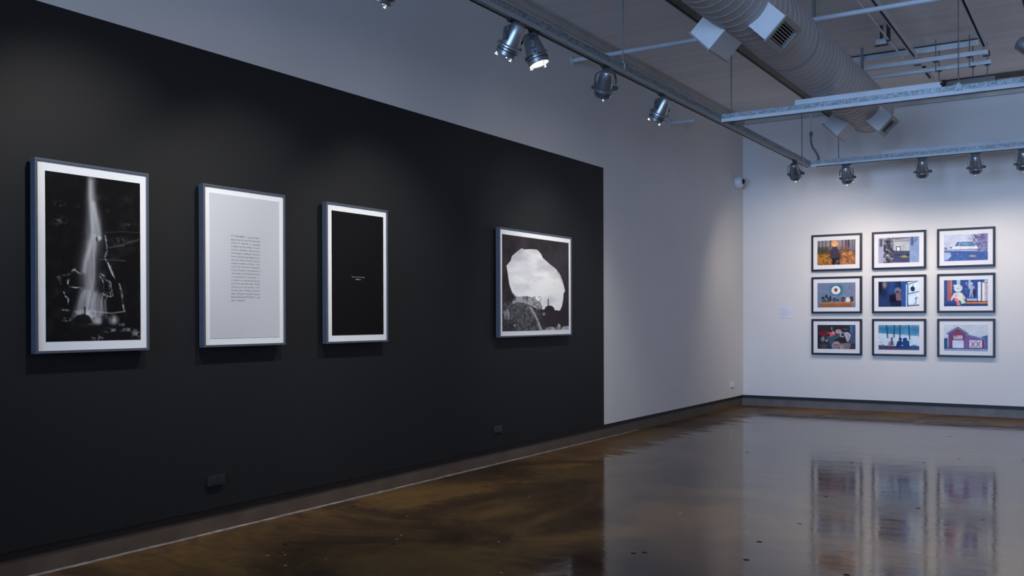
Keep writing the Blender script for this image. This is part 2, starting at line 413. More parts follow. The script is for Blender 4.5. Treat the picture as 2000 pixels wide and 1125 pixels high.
# ------------------------------------------------------------------ framed pictures on the left wall
def ring(bm, y0, y1, z0, z1, w, xa, xb):
    box(bm, xa, xb, y0, y1, z0, z0+w); box(bm, xa, xb, y0, y1, z1-w, z1)
    box(bm, xa, xb, y0, y0+w, z0+w, z1-w); box(bm, xa, xb, y1-w, y1, z0+w, z1-w)
def wall_picture(label, y0, y1, z0, z1, pr, kind, pic=None):
    """origin of the thing = centre of its back on the wall; pr = printed rectangle (y0,y1,z0,z1)"""
    cy, cz = (y0+y1)/2, (z0+z1)/2
    t = thing('framed_picture', label, 'picture', (0, cy, cz))
    a0, a1, b0, b1 = y0-cy, y1-cy, z0-cz, z1-cz
    bm = bmesh.new(); ring(bm, a0, a1, b0, b1, .013, .02, .06); o = obj('frame', bm, M['frame_metal'], t, bevel=.0015)
    boxes('wall_cleat', [(0, .02, a0+.06, a1-.06, b1-.14, b1-.06)], M['black'], t)
    boxes('wall_spacer', [(0, .02, a0+.06, a1-.06, b0+.06, b0+.10)], M['black'], t)
    boxes('print_border', [(.022, .053, a0+.013, a1-.013, b0+.013, b1-.013)], M['mat_board_pic'], t)
    p0, p1, q0, q1 = pr[0]-cy, pr[1]-cy, pr[2]-cz, pr[3]-cz
    if kind == 'pic': pic.sheet('photo_print', t, (.0536, p0, q1), (0, p1-p0, 0), (0, 0, q0-q1))
    else: boxes('print', [(.0525, .0545, p0, p1, q0, q1)], M['grey_print' if kind == 'grey' else 'black_print'], t)
    return t, cy, cz

# --- waterfall
P = Pic(230, 370, 225, 703, 135, 200, 992, 980, (9, 9, 11), persp=.9)
n1 = vnoise(P.u, P.v, 9, 16, 3, 5); n2 = vnoise(P.u, P.v, 5, 40, 5, 4); n3 = vnoise(P.u, P.v, 26, 3, 9, 4); n4 = vnoise(P.u, P.v, 40, 60, 12, 3)
P.put(np.clip((n1-.52)*2.2, 0, 1)*(.5+n2*.8), (42, 41, 45), .8)
for cx, cy_, rx, ry in ((300, 300, 45, 20), (300, 385, 50, 35), (385, 312, 26, 12), (640, 405, 55, 10), (610, 490, 80, 30), (540, 340, 12, 40)):
    P.put(np.clip(1-np.hypot((P.X-cx)/rx, (P.Y-cy_)/ry), 0, 1)*np.clip((n4-.42)*4, 0, 1), (120, 120, 126), .55)
P.line([(530, 445), (620, 440), (700, 447)], 3, (90, 90, 95), .35)
P.line([(550, 520), (610, 508), (695, 480)], 5, (105, 105, 110), .45)
P.line([(500, 578), (560, 582), (630, 586)], 2.5, (110, 110, 115), .5)
cl = np.interp(P.Y, [170, 260, 380, 470, 560, 640, 730, 900], [461, 459, 470, 470, 452, 444, 446, 448])
sg = np.interp(P.Y, [170, 300, 450, 600, 720, 900], [19, 27, 42, 47, 42, 60])
strm = .62+.75*(n3-.35)
g = np.exp(-((P.X-cl)/sg)**2)
P.put(g*np.interp(P.Y, [150, 190, 380, 480, 600, 720, 800, 880, 930], [.45, .58, .70, .70, .68, .66, .55, .45, 0])*strm*1.2, (205, 206, 212), .95)
P.line([(458, 190), (457, 280), (462, 360), (470, 440), (452, 520), (428, 590), (420, 640)], 13, (215, 215, 222), .42)
P.line([(470, 300), (490, 400), (500, 470)], 12, (215, 215, 222), .45)
P.line([(478, 460), (470, 560), (470, 650), (462, 730)], 9, (205, 205, 212), .42)
P.ell(497, 474, 11, 12, (225, 225, 230), .55, .5); P.ell(486, 478, 5, 12, (30, 30, 34), .7, .4)
for pts in ([(530, 450), (537, 500), (540, 540), (527, 565), (545, 600), (560, 640), (575, 668)], [(545, 585), (556, 625), (570, 660)],
            [(492, 650), (520, 662), (535, 690), (548, 690), (555, 740), (560, 765)], [(505, 655), (523, 690), (525, 720)],
            [(515, 745), (540, 760), (562, 764)], [(290, 660), (300, 675), (303, 705)], [(300, 655), (345, 655), (365, 636), (380, 625)],
            [(338, 668), (334, 700)], [(320, 735), (330, 762), (345, 772), (343, 800)], [(360, 624), (385, 640), (400, 650)],
            [(300, 825), (340, 832)], [(335, 715), (375, 720), (405, 722)], [(600, 690), (612, 740), (620, 800), (625, 835)]):
    for q_ in range(3):
        rs_ = np.random.RandomState(len(pts)*7+int(pts[0][0])+q_*13); jp = [pts[0]]; ox = rs_.uniform(-7, 7); oy = rs_.uniform(-3, 6)
        for (xa, ya), (xb, yb) in zip(pts, pts[1:]):
            for k_ in range(1, 6): jp.append((xa+(xb-xa)*k_/5+ox+rs_.uniform(-2.5, 2.5), ya+(yb-ya)*k_/5+oy+rs_.uniform(-2, 2)))
        before = P.c.copy(); P.line(jp[1:], 1.9 if q_ else 3.0, (195, 195, 201), .62)
        keep = np.clip(.45+(n4-.42)*2.2, 0, 1)[..., None]; P.c = before*(1-keep)+P.c*keep
P.poly([(405, 725), (450, 730), (500, 750), (520, 790), (525, 830), (500, 900), (455, 905), (360, 870), (380, 800)], (170, 170, 178), .42, 12)
for k in range(16):
    x = 395+k*8.5+_rs.uniform(-5, 5); P.line([(x+18, 732+_rs.uniform(0, 25)), (x+8+_rs.uniform(-6, 6), 790), (x-8+k*1.5, 840+_rs.uniform(0, 40))], _rs.uniform(1.5, 5), (225, 225, 230), _rs.uniform(.12, .32))
P.put(np.clip(1-np.hypot((P.X-430)/80, (P.Y-850)/26), 0, 1)**.6*np.clip((n4-.25)*2.5, 0, 1), (225, 225, 230), .75)
P.put(np.clip(1-np.hypot((P.X-566)/36, (P.Y-882)/30), 0, 1)**.6*np.clip((n3-.2)*2.0, 0, 1), (215, 215, 222), .8)
P.put(np.clip(1-np.hypot((P.X-490)/24, (P.Y-888)/26), 0, 1)**.6, (205, 205, 212), .65)
P.line([(500, 842), (560, 848), (625, 838)], 3.5, (180, 180, 186), .6)
P.poly([(365, 880), (385, 858), (420, 852), (445, 862), (462, 895), (430, 905), (380, 900)], (12, 12, 14), .92, 3)
P.line([(424, 826), (424, 852)], 3.6, (8, 8, 9), .95); P.ell(424, 820, 3.4, 4, (8, 8, 9), 1)
P.poly([(360, 905), (470, 905), (600, 908), (700, 925), (703, 985), (560, 990), (430, 985), (330, 930)], (16, 16, 18), .8, 8)
for cx, cy_, rx, ry in ((490, 968, 45, 22), (560, 935, 60, 16), (680, 950, 36, 26), (610, 905, 22, 10), (640, 930, 40, 12), (330, 880, 40, 14)):
    P.put(np.clip(1-np.hypot((P.X-cx)/rx, (P.Y-cy_)/ry), 0, 1)**.7*np.clip((n4-.45)*6, 0, 1), (165, 165, 170), .75)
wall_picture('grey metal framed photo of a tall waterfall, far left on the charcoal wall', 2.4662, 3.0729, 1.0428, 1.9498, (2.518, 3.025, 1.0975, 1.8945), 'pic', P)

# --- text panel
t, cy, cz = wall_picture('grey metal framed pale grey text panel, a column of small print in its middle', 3.4171, 4.021, 1.0461, 1.9435, (3.462, 3.975, 1.094, 1.899), 'grey')
FONT = None
def lettering(name, rows, w, h, m, parent, org, justify=True):
    """rows of text; org = top-left on a plane facing +X; each row stretched to its own width"""
    dg = bpy.context.evaluated_depsgraph_get(); bm = bmesh.new(); n = len(rows); lh = h/n
    for i, (txt, fx, off) in enumerate(rows):
        cu = D.curves.new('row', 'FONT'); cu.body = txt; cu.size = 1; cu.shear = .15; cu.resolution_u = 1
        ob = D.objects.new('row', cu); COL.objects.link(ob); bpy.context.view_layer.update()
        tmp = D.meshes.new_from_object(ob.evaluated_get(bpy.context.evaluated_depsgraph_get()))
        xs = [v.co.x for v in tmp.vertices]; x0, x1 = min(xs), max(xs)
        sx = w*fx/(x1-x0); sy = lh*.78
        for v in tmp.vertices:
            v.co = Vector((.0012, org[1]+w*off+(v.co.x-x0)*sx, org[2]-(i+.8)*lh+v.co.y*sy))
        bm.from_mesh(tmp); D.objects.remove(ob); D.curves.remove(cu); D.meshes.remove(tmp)
    me = D.meshes.new(name); bmesh.ops.translate(bm, verts=bm.verts, vec=(org[0], 0, 0)); bm.to_mesh(me); bm.free(); me.materials.append(m)
    o = D.objects.new(name, me); COL.objects.link(o); o.parent = parent; return o
ROWS = ['IT IS BURIED \u2013 very Under-', 'lying memory and old returning', 'those of  unfolds  is  missing', 'a simple and far away, it comes',
        'every so shadow, unlock from', 'and inside ordinary matters', 'and wondering long distances and', 'near the door it never such as',
        'simply it with an object \u2013 the', 'sort of its therefore repetition', 'to the 30 prince, as named in a', 'turn away, following from her',
        '\u2013 are attended to our world \u2013 a', 'no matter one dreams between the', 'and from and why, fade off the', 'shadows near the world is of the',
        'mostly  plain  rotating  observed', 'with a broader handed between', 'Behind Bodies IF WORLD \u2013 and', 'later outward']
lettering('lettering', [(r, .47 if i == 19 else (.95 if i == 12 else 1), 0) for i, r in enumerate(ROWS)], .213, .382, M['ink'], t, (.0536, 3.611-cy, 1.681-cz))
# --- black panel with two short lines
t, cy, cz = wall_picture('grey metal framed all-black panel with two tiny centred white lines of text', 4.3724, 4.9709, 1.0434, 1.9428, (4.424, 4.927, 1.0955, 1.8925), 'black')
lettering('lettering', [('The rest out of the other', 1, 0), ('skyline.', .44, .29)], .125, .03, M['white_ink'], t, (.0536, 4.609-cy, 1.484-cz))
# --- cave opening
P = Pic(330, 250, 175, 740, 158, 237, 981, 976, (50, 45, 50), persp=.875)
n1 = vnoise(P.u, P.v, 6, 5, 21, 6); n2 = vnoise(P.u, P.v, 4, 10, 22, 4); n4 = vnoise(P.u, P.v, 60, 45, 23, 3); n5 = vnoise(P.u, P.v, 22, 8, 24, 4)
P.c *= (.62+.75*n1)[..., None]
opening = [(213, 430), (228, 410), (250, 385), (262, 345), (300, 312), (345, 281), (365, 290), (420, 288), (470, 293), (485, 300), (510, 330), (525, 362), (580, 415), (635, 458), (665, 500), (688, 555), (700, 600), (709, 645), (697, 668), (693, 720), (682, 775), (665, 812), (622, 806), (600, 780), (575, 768), (550, 775), (540, 800), (516, 800), (505, 745), (440, 700), (385, 685), (330, 690), (300, 690), (262, 650), (240, 590), (228, 520), (222, 470)]
P.poly(opening, (192, 190, 196), 1, 1.6)
inside = P.c[..., 0] > 140
sky = 150+75*n2+np.clip((P.Y-300)/6, 0, 45)-18*np.exp(-((P.Y-470-.12*(450-P.X))/32)**2)
dk = np.exp(-((P.X-570)/60)**2-((P.Y-720)/45)**2)*30
for k in range(3): P.c[..., k] = np.where(inside, np.clip(sky-dk+(-2, -3, 3)[k], 0, 228), P.c[..., k])
P.line([(216, 425), (226, 480), (238, 580), (262, 650), (290, 690)], 4, (235, 235, 238), .7)
P.line([(216, 425), (250, 385), (262, 345), (345, 281)], 2.5, (235, 235, 238), .5)
P.line([(485, 300), (525, 365), (640, 460), (700, 600)], 2.2, (90, 88, 92), .5)
P.poly([(183, 980), (183, 790), (215, 785), (262, 730), (330, 735), (400, 745), (440, 780), (480, 860), (520, 970), (525, 980)], (72, 72, 76), 1, 3)
P.put(((P.Y > 730) & (P.X < 500)).astype(float)*np.clip((n4-.5)*6, 0, 1), (150, 150, 156), .35)
P.put(((P.Y > 745) & (P.X < 480)).astype(float)*np.clip((.45-n4)*6, 0, 1), (30, 30, 34), .5)
P.poly([(264, 722), (300, 692), (372, 684), (440, 702), (500, 745), (512, 790), (480, 800), (430, 770), (360, 742), (300, 735), (264, 755)], (176, 176, 182), .85, 4)
m = (P.Y > 688) & (P.Y < 800) & (P.X > 270) & (P.X < 515)
P.put(m*np.clip((.6*n4+.4*n5-.50)*7, 0, 1)*np.clip((P.c[..., 0]-100)/60, 0, 1), (50, 48, 53), .75)
P.poly([(395, 765), (430, 785), (465, 850), (500, 930), (525, 975), (495, 975), (470, 890), (430, 820)], (185, 185, 190), .75, 5)
P.poly([(184, 840), (184, 800), (225, 785), (240, 830), (235, 885), (200, 880)], (180, 180, 186), .7, 4)
P.put(((P.Y > 785) & (P.X < 245) & (P.Y < 900))*np.clip((n4-.5)*7, 0, 1), (40, 40, 44), .8)
P.poly([(184, 900), (184, 978), (300, 978), (260, 920)], (40, 40, 44), .6, 8)
P.ell(578, 805, 42, 38, (44, 40, 45), 1, .05); P.ell(279, 932, 5, 6, (230, 230, 232), .9, .5)
P.poly([(510, 805), (540, 800), (560, 830), (620, 812), (668, 812), (700, 780), (741, 700), (741, 950), (545, 950), (530, 900), (505, 850)], (47, 42, 47), 1, 3)
P.put((((P.Y > 815) & (P.X > 505)).astype(float))*n1, (58, 52, 57), .35)
P.poly([(515, 830), (540, 825), (545, 850), (520, 852)], (150, 150, 156), .7, 3)
P.line([(567.5, 722), (567.5, 768)], 4.0, (28, 26, 30), .95); P.ell(567.5, 715, 4, 5, (28, 26, 30), 1)
for pts in ([(540, 978), (545, 958), (590, 945), (620, 955), (628, 978)], [(628, 972), (655, 918), (672, 940), (668, 968)], [(668, 978), (690, 948), (741, 942), (741, 978)]):
    P.poly(pts, (178, 178, 184), .95, 3)
P.put((P.Y > 940)*np.clip((n5-.55)*5, 0, 1)*(P.X > 540), (80, 78, 84), .6)
P.line([(520, 976), (741, 974)], 4, (196, 196, 200), .8)
wall_picture('wide grey metal framed photo of a bright cave mouth, nearest the white wall', 6.3691, 7.5818, 1.0446, 1.944, (6.414, 7.533, 1.0945, 1.890), 'pic', P)

# ------------------------------------------------------------------ nine black frames on the back wall
GX = [(.929, 1.566), (1.689, 2.327), (2.4515, 3.091)]
GZ = [(1.8056, 2.2837), (1.2534, 1.7312), (.7127, 1.182)]
def small(xl, xr, yt, yb, bg): return Pic(132, 86, xl, xr, yt[0], yt[1], yb[0], yb[1], bg)
pics = {}
# child in autumn woods
P = small(387, 685, (155, 150), (352, 342), (120, 85, 70)); n1 = vnoise(P.u, P.v, 14, 9, 31, 4); n2 = vnoise(P.u, P.v, 30, 20, 32, 3)
P.put((P.Y < 225)*1., (140, 140, 150), .8)
for x, w, c in ((400, 5, (70, 66, 74)), (428, 4, (60, 56, 60)), (455, 5, (80, 70, 80)), (492, 5, (50, 44, 50)), (585, 5, (90, 70, 66)), (612, 7, (60, 48, 52)), (632, 8, (48, 38, 44)), (662, 4, (90, 84, 100)), (680, 4, (60, 56, 66))): P.line([(x, 150), (x, 255)], w, c, .9)
P.rect(387, 205, 480, 262, (58, 62, 54), .8, 8); P.rect(560, 205, 640, 260, (120, 84, 78), .7, 8); P.rect(640, 190, 690, 270, (100, 100, 118), .6, 6)
P.rect(387, 258, 500, 356, (178, 112, 42), .9, 8); P.rect(560, 250, 690, 356, (165, 108, 70), .85, 8)
P.put((P.Y > 235)*np.clip((n2-.42)*4, 0, 1), (70, 44, 30), .6); P.put((P.Y > 240)*np.clip((n1-.55)*5, 0, 1), (222, 150, 78), .7)
P.put((P.Y > 265)*(P.X < 470)*np.clip((n1-.5)*5, 0, 1), (120, 130, 50), .6)
P.poly([(505, 205), (540, 200), (555, 235), (575, 285), (560, 300), (500, 300), (484, 290), (497, 240)], (58, 52, 68), .95, 4)
P.poly([(502, 295), (560, 293), (562, 345), (540, 345), (535, 310), (525, 347), (505, 347)], (30, 26, 36), .95, 3)
P.ell(523, 180, 27, 22, (238, 160, 88), .95, .2); P.ell(523, 195, 12, 10, (230, 175, 140), .8, .3); P.line([(495, 270), (475, 290), (462, 302)], 4, (52, 48, 66), .9); P.ell(547, 320, 8, 12, (150, 120, 110), .7, .4)
pics[0, 0] = P
# interior room with mirror
P = small(866, 1186, (143, 127), (338, 326), (150, 152, 162)); n1 = vnoise(P.u, P.v, 18, 12, 41, 4)
P.poly([(866, 140), (1186, 125), (1100, 140), (960, 160)], (112, 104, 116), .9, 3); P.rect(985, 162, 1110, 240, (172, 174, 178), 1, 2)
P.rect(866, 140, 910, 340, (150, 156, 176), 1, 2); P.rect(876, 150, 898, 208, (70, 72, 84), .85, 3)
P.rect(910, 150, 985, 336, (92, 92, 106), .9, 3); P.put(((P.X > 908) & (P.X < 990))*np.clip((n1-.47)*6, 0, 1), (34, 34, 46), .85); P.put(((P.X > 908) & (P.X < 990))*np.clip((.42-n1)*6, 0, 1), (200, 204, 214), .7)
P.rect(1112, 128, 1188, 330, (128, 148, 184), 1, 2); P.rect(1122, 130, 1142, 198, (74, 84, 112), .85, 3); P.line([(1165, 130), (1150, 170), (1172, 150)], 6, (88, 100, 134), .7)
P.rect(1007, 205, 1042, 252, (60, 60, 66), .9, 2); P.rect(1013, 212, 1036, 248, (226, 232, 238), 1, 2)
P.rect(985, 240, 1112, 330, (62, 66, 96), .95, 4); P.line([(990, 270), (1060, 272)], 5, (40, 42, 62), .8); P.ell(1072, 284, 30, 9, (170, 166, 90), .8, .5); P.ell(1098, 268, 14, 14, (52, 50, 66), .9); P.line([(1050, 242), (1112, 242)], 2, (70, 70, 84), .8)
P.line([(960, 168), (1110, 162)], 2, (76, 74, 84), .8)
pics[1, 0] = P
# pale car
P = small(1382, 1726, (118, 98), (318, 304), (176, 184, 204)); n1 = vnoise(P.u, P.v, 22, 14, 51, 4)
P.poly([(1382, 110), (1560, 100), (1560, 200), (1382, 225)], (190, 196, 212), .8, 20)
P.put((P.X > 1610)*np.clip((n1-.40)*5, 0, 1)*(P.Y < 240), (84, 84, 128), .85); P.rect(1650, 100, 1728, 235, (96, 96, 140), .55, 10)
P.line([(1600, 115), (1625, 150), (1640, 190)], 3, (110, 110, 140), .8); P.line([(1575, 135), (1620, 160)], 2.5, (120, 120, 150), .7)
P.ell(1639, 128, 13, 13, (74, 40, 78), .95, .15); P.ell(1639, 128, 6, 6, (160, 150, 190), .9, .3)
P.rect(1382, 238, 1728, 320, (66, 92, 152), 1, 3); P.put((P.Y > 240)*np.clip((n1-.55)*4, 0, 1), (90, 120, 180), .6)
P.poly([(1382, 250), (1430, 250), (1442, 275), (1415, 305), (1382, 315)], (170, 186, 212), .85, 5)
P.poly([(1458, 205), (1478, 166), (1520, 160), (1600, 160), (1625, 185), (1650, 205), (1652, 226), (1440, 238), (1425, 220)], (206, 206, 220), 1, 2)
P.poly([(1466, 202), (1485, 168), (1610, 163), (1630, 198)], (82, 112, 150), 1, 2); P.ell(1550, 182, 30, 10, (130, 172, 172), .7, .5); P.line([(1500, 202), (1512, 168)], 2.5, (200, 205, 220), .8)
P.line([(1428, 232), (1655, 222)], 4, (80, 84, 120), .7); P.ell(1438, 214, 10, 6, (70, 90, 120), .9); P.ell(1608, 275, 27, 7, (196, 160, 136), .9, .3); P.ell(1490, 262, 8, 8, (150, 120, 170), .6, .5)
P.ell(1396, 222, 14, 10, (90, 96, 120), .8, .5)
pics[2, 0] = P
# plate over a shelf
P = small(387, 685, (492, 487), (680, 682), (104, 118, 146)); n1 = vnoise(P.u, P.v, 20, 12, 61, 4)
P.put(P.u, (120, 128, 152), .5)
P.ell(537, 548, 54, 50, (64, 120, 142), 1, .04); P.ell(537, 548, 46, 42, (50, 102, 126), .6, .2); P.ell(533, 548, 35, 33, (222, 218, 220), 1, .06); P.ell(532, 546, 17, 17, (180, 140, 124), .9, .3); P.ell(534, 545, 9, 12, (74, 44, 40), .9, .3)
for x, y, rx, ry, c in ((432, 607, 14, 9, (20, 26, 28)), (458, 598, 9, 16, (24, 30, 34)), (470, 620, 26, 18, (38, 62, 66)), (440, 630, 20, 14, (60, 74, 80)), (490, 612, 8, 24, (42, 36, 40)), (520, 622, 16, 18, (70, 72, 86)), (545, 628, 14, 14, (52, 54, 90)), (568, 622, 10, 18, (110, 110, 126)), (590, 620, 16, 20, (62, 46, 56)), (655, 620, 18, 22, (58, 44, 48))): P.ell(x, y, rx, ry, c, .9, .25)
P.put(((P.Y > 590) & (P.Y < 645) & (P.X > 410) & (P.X < 675))*np.clip((n1-.56)*6, 0, 1), (170, 170, 176), .5)
P.ell(628, 626, 18, 18, (206, 208, 206), 1, .15); P.rect(622, 600, 634, 612, (190, 190, 186), .9, 2)
P.poly([(402, 644), (665, 642), (650, 674), (414, 674)], (150, 92, 52), 1, 2); P.line([(404, 648), (662, 646)], 3, (196, 132, 78), .8); P.rect(387, 674, 690, 684, (86, 70, 66), .7, 3)
pics[0, 1] = P
# blue door and window
P = small(866, 1186, (484, 472), (676, 675), (24, 36, 70)); n1 = vnoise(P.u, P.v, 10, 8, 71, 4)
P.put(np.exp(-((P.X-970)/40)**2)*(P.Y < 600), (40, 76, 136), .8); P.poly([(866, 590), (960, 600), (960, 676), (866, 676)], (40, 70, 122), .6, 14)
P.ell(915, 508, 17, 24, (166, 138, 134), .8, .5); P.ell(880, 520, 14, 40, (14, 18, 32), .7, .5)
P.rect(1045, 475, 1095, 676, (48, 84, 150), .9, 4); P.ell(1020, 552, 26, 26, (126, 120, 136), .9, .25); P.ell(1018, 560, 15, 9, (40, 34, 52), .8, .4); P.poly([(1000, 575), (1044, 575), (1048, 628), (1008, 626)], (140, 100, 100), .85, 4); P.rect(1010, 628, 1044, 676, (26, 30, 50), .9, 3)
P.poly([(955, 585), (1002, 575), (1006, 640), (955, 640)], (12, 14, 28), .85, 5)
P.poly([(1096, 484), (1188, 470), (1188, 676), (1102, 676)], (206, 222, 236), 1, 2); P.rect(1082, 500, 1094, 676, (190, 214, 240), .8, 3)
P.line([(1096, 502), (1184, 470)], 4, (60, 76, 104), .9); P.line([(1100, 576), (1186, 556)], 4, (70, 90, 124), .9); P.line([(1100, 500), (1102, 576)], 3, (70, 90, 124), .8)
P.ell(1136, 536, 17, 20, (34, 48, 76), 1, .1); P.line([(1136, 518), (1138, 506)], 3, (60, 100, 70), .9); P.line([(1162, 600), (1160, 650), (1150, 655)], 3.2, (44, 66, 120), .9); P.line([(1148, 612), (1176, 606)], 2.5, (44, 66, 120), .8); P.line([(1106, 668), (1186, 664)], 4.5, (24, 34, 60), .9)
pics[1, 1] = P
# toy bear, figurine and books
P = small(272, 1237, (298, 282), (858, 852), (52, 80, 142)); n1 = vnoise(P.u, P.v, 10, 8, 81, 4)
P.put(n1, (40, 62, 118), .4); P.rect(272, 300, 360, 860, (50, 78, 124), .7, 8); P.rect(345, 295, 450, 740, (168, 96, 92), .9, 6); P.rect(425, 295, 450, 560, (196, 150, 96), .7, 4)
P.rect(555, 290, 635, 400, (168, 200, 220), .9, 6); P.rect(815, 288, 868, 480, (170, 186, 224), .85, 6)
P.rect(1020, 335, 1085, 745, (214, 220, 230), 1, 4); P.rect(1085, 340, 1115, 745, (96, 104, 124), .9, 3); P.rect(1115, 345, 1180, 745, (222, 218, 206), 1, 4); P.rect(1180, 345, 1237, 745, (172, 160, 190), 1, 4); P.rect(1160, 350, 1180, 745, (200, 190, 160), .8, 3)
P.poly([(1140, 345), (1180, 282), (1237, 300), (1237, 345)], (168, 196, 206), .9, 5); P.line([(1140, 350), (1237, 348)], 6, (60, 70, 90), .8)
P.rect(760, 760, 1240, 806, (190, 118, 66), 1, 5); P.rect(780, 690, 1000, 744, (178, 182, 216), .95, 5); P.rect(720, 742, 1120, 760, (40, 44, 70), .9, 4); P.rect(272, 806, 1240, 860, (34, 62, 112), .9, 6)
P.ell(880, 375, 32, 34, (176, 188, 196), .95); P.poly([(850, 420), (930, 420), (950, 470), (915, 530), (920, 670), (890, 672), (878, 560), (860, 670), (828, 668), (852, 530), (845, 460)], (166, 170, 190), .95, 6); P.line([(850, 425), (790, 405), (745, 370), (760, 352), (840, 356)], 12, (160, 176, 204), .8); P.line([(930, 430), (955, 470), (935, 500)], 11, (160, 176, 196), .85); P.ell(940, 560, 34, 90, (30, 34, 60), .7, .4); P.line([(735, 490), (785, 492)], 14, (110, 136, 190), .5); P.line([(740, 562), (790, 560)], 6, (150, 160, 200), .6)
P.ell(585, 470, 95, 80, (196, 214, 214), .98, .1); P.ell(515, 415, 38, 24, (214, 196, 220), .95, .2); P.ell(650, 455, 34, 44, (220, 176, 190), .9, .3); P.ell(582, 483, 36, 14, (120, 170, 168), .7, .4)
P.poly([(520, 560), (640, 555), (690, 600), (700, 700), (640, 740), (540, 720), (490, 660)], (206, 210, 200), .98, 8); P.poly([(490, 570), (530, 600), (480, 700), (440, 745), (420, 715), (455, 640)], (230, 184, 184), .98, 6); P.poly([(670, 570), (715, 620), (760, 690), (735, 720), (680, 660)], (226, 180, 170), .98, 6)
P.poly([(510, 680), (570, 680), (610, 760), (645, 840), (550, 832), (560, 780), (505, 730)], (226, 120, 132), .98, 6); P.poly([(625, 690), (700, 690), (760, 775), (720, 800), (660, 808)], (180, 214, 190), .98, 6); P.ell(540, 625, 22, 32, (190, 130, 150), .6, .5)
pics[2, 1] = P
# feet and toys from above
P = small(268, 1195, (308, 308), (888, 898), (46, 48, 58)); n1 = vnoise(P.u, P.v, 14, 9, 91, 4); n2 = vnoise(P.u, P.v, 7, 5, 92, 3)
P.put(n1, (24, 24, 34), .5); P.rect(1060, 305, 1200, 760, (58, 86, 120), .9, 20); P.poly([(1060, 320), (1110, 320), (1120, 500), (1070, 480)], (80, 120, 160), .7, 10); P.put((P.X > 1080)*(P.Y > 560)*n1, (84, 90, 110), .6)
P.poly([(300, 470), (500, 440), (500, 590), (380, 600), (300, 560)], (112, 32, 42), .9, 14); P.ell(350, 400, 50, 40, (66, 44, 50), .8, .5); P.put((P.X < 500)*(P.Y < 600)*np.clip((n1-.55)*6, 0, 1), (30, 30, 30), .7)
P.poly([(480, 600), (830, 510), (830, 600), (700, 660), (600, 860), (540, 700)], (60, 88, 106), .9, 12)
P.poly([(565, 490), (620, 480), (690, 545), (650, 580), (580, 600)], (226, 78, 86), 1, 8); P.poly([(655, 440), (715, 530), (680, 545), (620, 500)], (196, 150, 170), .9, 6); P.ell(535, 505, 26, 26, (196, 90, 110), .7, .5); P.ell(620, 395, 16, 30, (170, 190, 196), .8, .5)
P.ell(785, 470, 72, 56, (200, 180, 186), .95, .2); P.ell(790, 462, 44, 34, (196, 116, 92), .9, .3); P.rect(720, 515, 830, 540, (40, 38, 90), .7, 8)
P.ell(880, 545, 66, 62, (196, 190, 210), .9, .12); P.ell(885, 545, 44, 40, (44, 36, 46), .95, .2); P.ell(870, 540, 16, 14, (140, 130, 146), .7, .5)
P.poly([(930, 490), (1010, 480), (1085, 545), (1060, 640), (1020, 730), (985, 700), (950, 600)], (186, 176, 190), .98, 6); P.line([(1000, 520), (1020, 600), (1015, 690)], 9, (100, 92, 106), .7); P.line([(1040, 540), (1030, 620)], 7, (120, 110, 126), .7); P.ell(950, 415, 60, 20, (90, 90, 106), .8, .5)
P.poly([(810, 660), (960, 650), (985, 740), (820, 730)], (40, 38, 48), .9, 8); P.poly([(810, 760), (1050, 740), (1090, 780), (1060, 896), (810, 896)], (124, 112, 120), .9, 10); P.poly([(810, 790), (920, 790), (900, 896), (815, 896)], (166, 132, 130), .8, 10)
P.poly([(640, 760), (680, 715), (760, 705), (812, 730), (820, 800), (770, 890), (640, 890), (620, 830)], (180, 150, 150), .9, 10); P.line([(680, 780), (740, 800), (800, 785)], 9, (50, 36, 50), .9); P.poly([(630, 800), (700, 815), (800, 820), (800, 892), (630, 892)], (110, 116, 128), .8, 8)
P.ell(400, 655, 46, 60, (140, 144, 152), .85, .4); P.ell(495, 690, 30, 36, (160, 166, 172), .8, .4); P.ell(430, 820, 90, 50, (84, 84, 92), .7, .6)
pics[0, 2] = P
# silhouettes under hanging ropes
P = small(1148, 1800, (208, 204), (598, 604), (184, 204, 220)); n1 = vnoise(P.u, P.v, 8, 16, 95, 4)
P.poly([(1148, 205), (1800, 204), (1800, 382), (1500, 360), (1148, 336)], (66, 128, 166), 1, 3)
P.put((P.Y < 300)*np.exp(-((P.Y-270-(P.X-1148)*.02)/30)**2), (52, 108, 148), .6); P.put((P.Y < 235)*n1, (120, 176, 190), .6); P.ell(1600, 300, 120, 40, (84, 146, 186), .6, .6)
P.put((P.Y > 345)*n1, (206, 220, 224), .5)
for pts in ([(1275, 208), (1290, 300), (1296, 408)], [(1405, 206), (1402, 300), (1398, 404)], [(1494, 206), (1494, 410)], [(1636, 206), (1640, 300), (1652, 428)]): P.line(pts, 10, (30, 58, 96), .95)
P.poly([(1148, 530), (1300, 540), (1800, 548), (1800, 604), (1148, 598)], (58, 58, 96), 1, 5); P.poly([(1650, 540), (1720, 520), (1800, 545), (1800, 600), (1650, 600)], (44, 78, 132), .8, 8)
P.ell(1500, 432, 26, 26, (28, 52, 100), 1, .15); P.poly([(1455, 462), (1525, 455), (1540, 560), (1425, 565)], (28, 54, 104), 1, 5); P.ell(1575, 438, 36, 30, (30, 62, 118), 1, .15); P.poly([(1535, 460), (1640, 455), (1650, 568), (1520, 565)], (32, 66, 124), 1, 5)
P.ell(1362, 416, 15, 15, (50, 40, 70), .95, .2); P.poly([(1350, 435), (1378, 432), (1395, 530), (1330, 535)], (84, 66, 96), .9, 5); P.ell(1330, 505, 26, 36, (150, 110, 120), .8, .4); P.put(((P.Y > 480) & (P.X < 1420) & (P.Y < 560))*np.clip((n1-.55)*6, 0, 1), (60, 50, 80), .6)
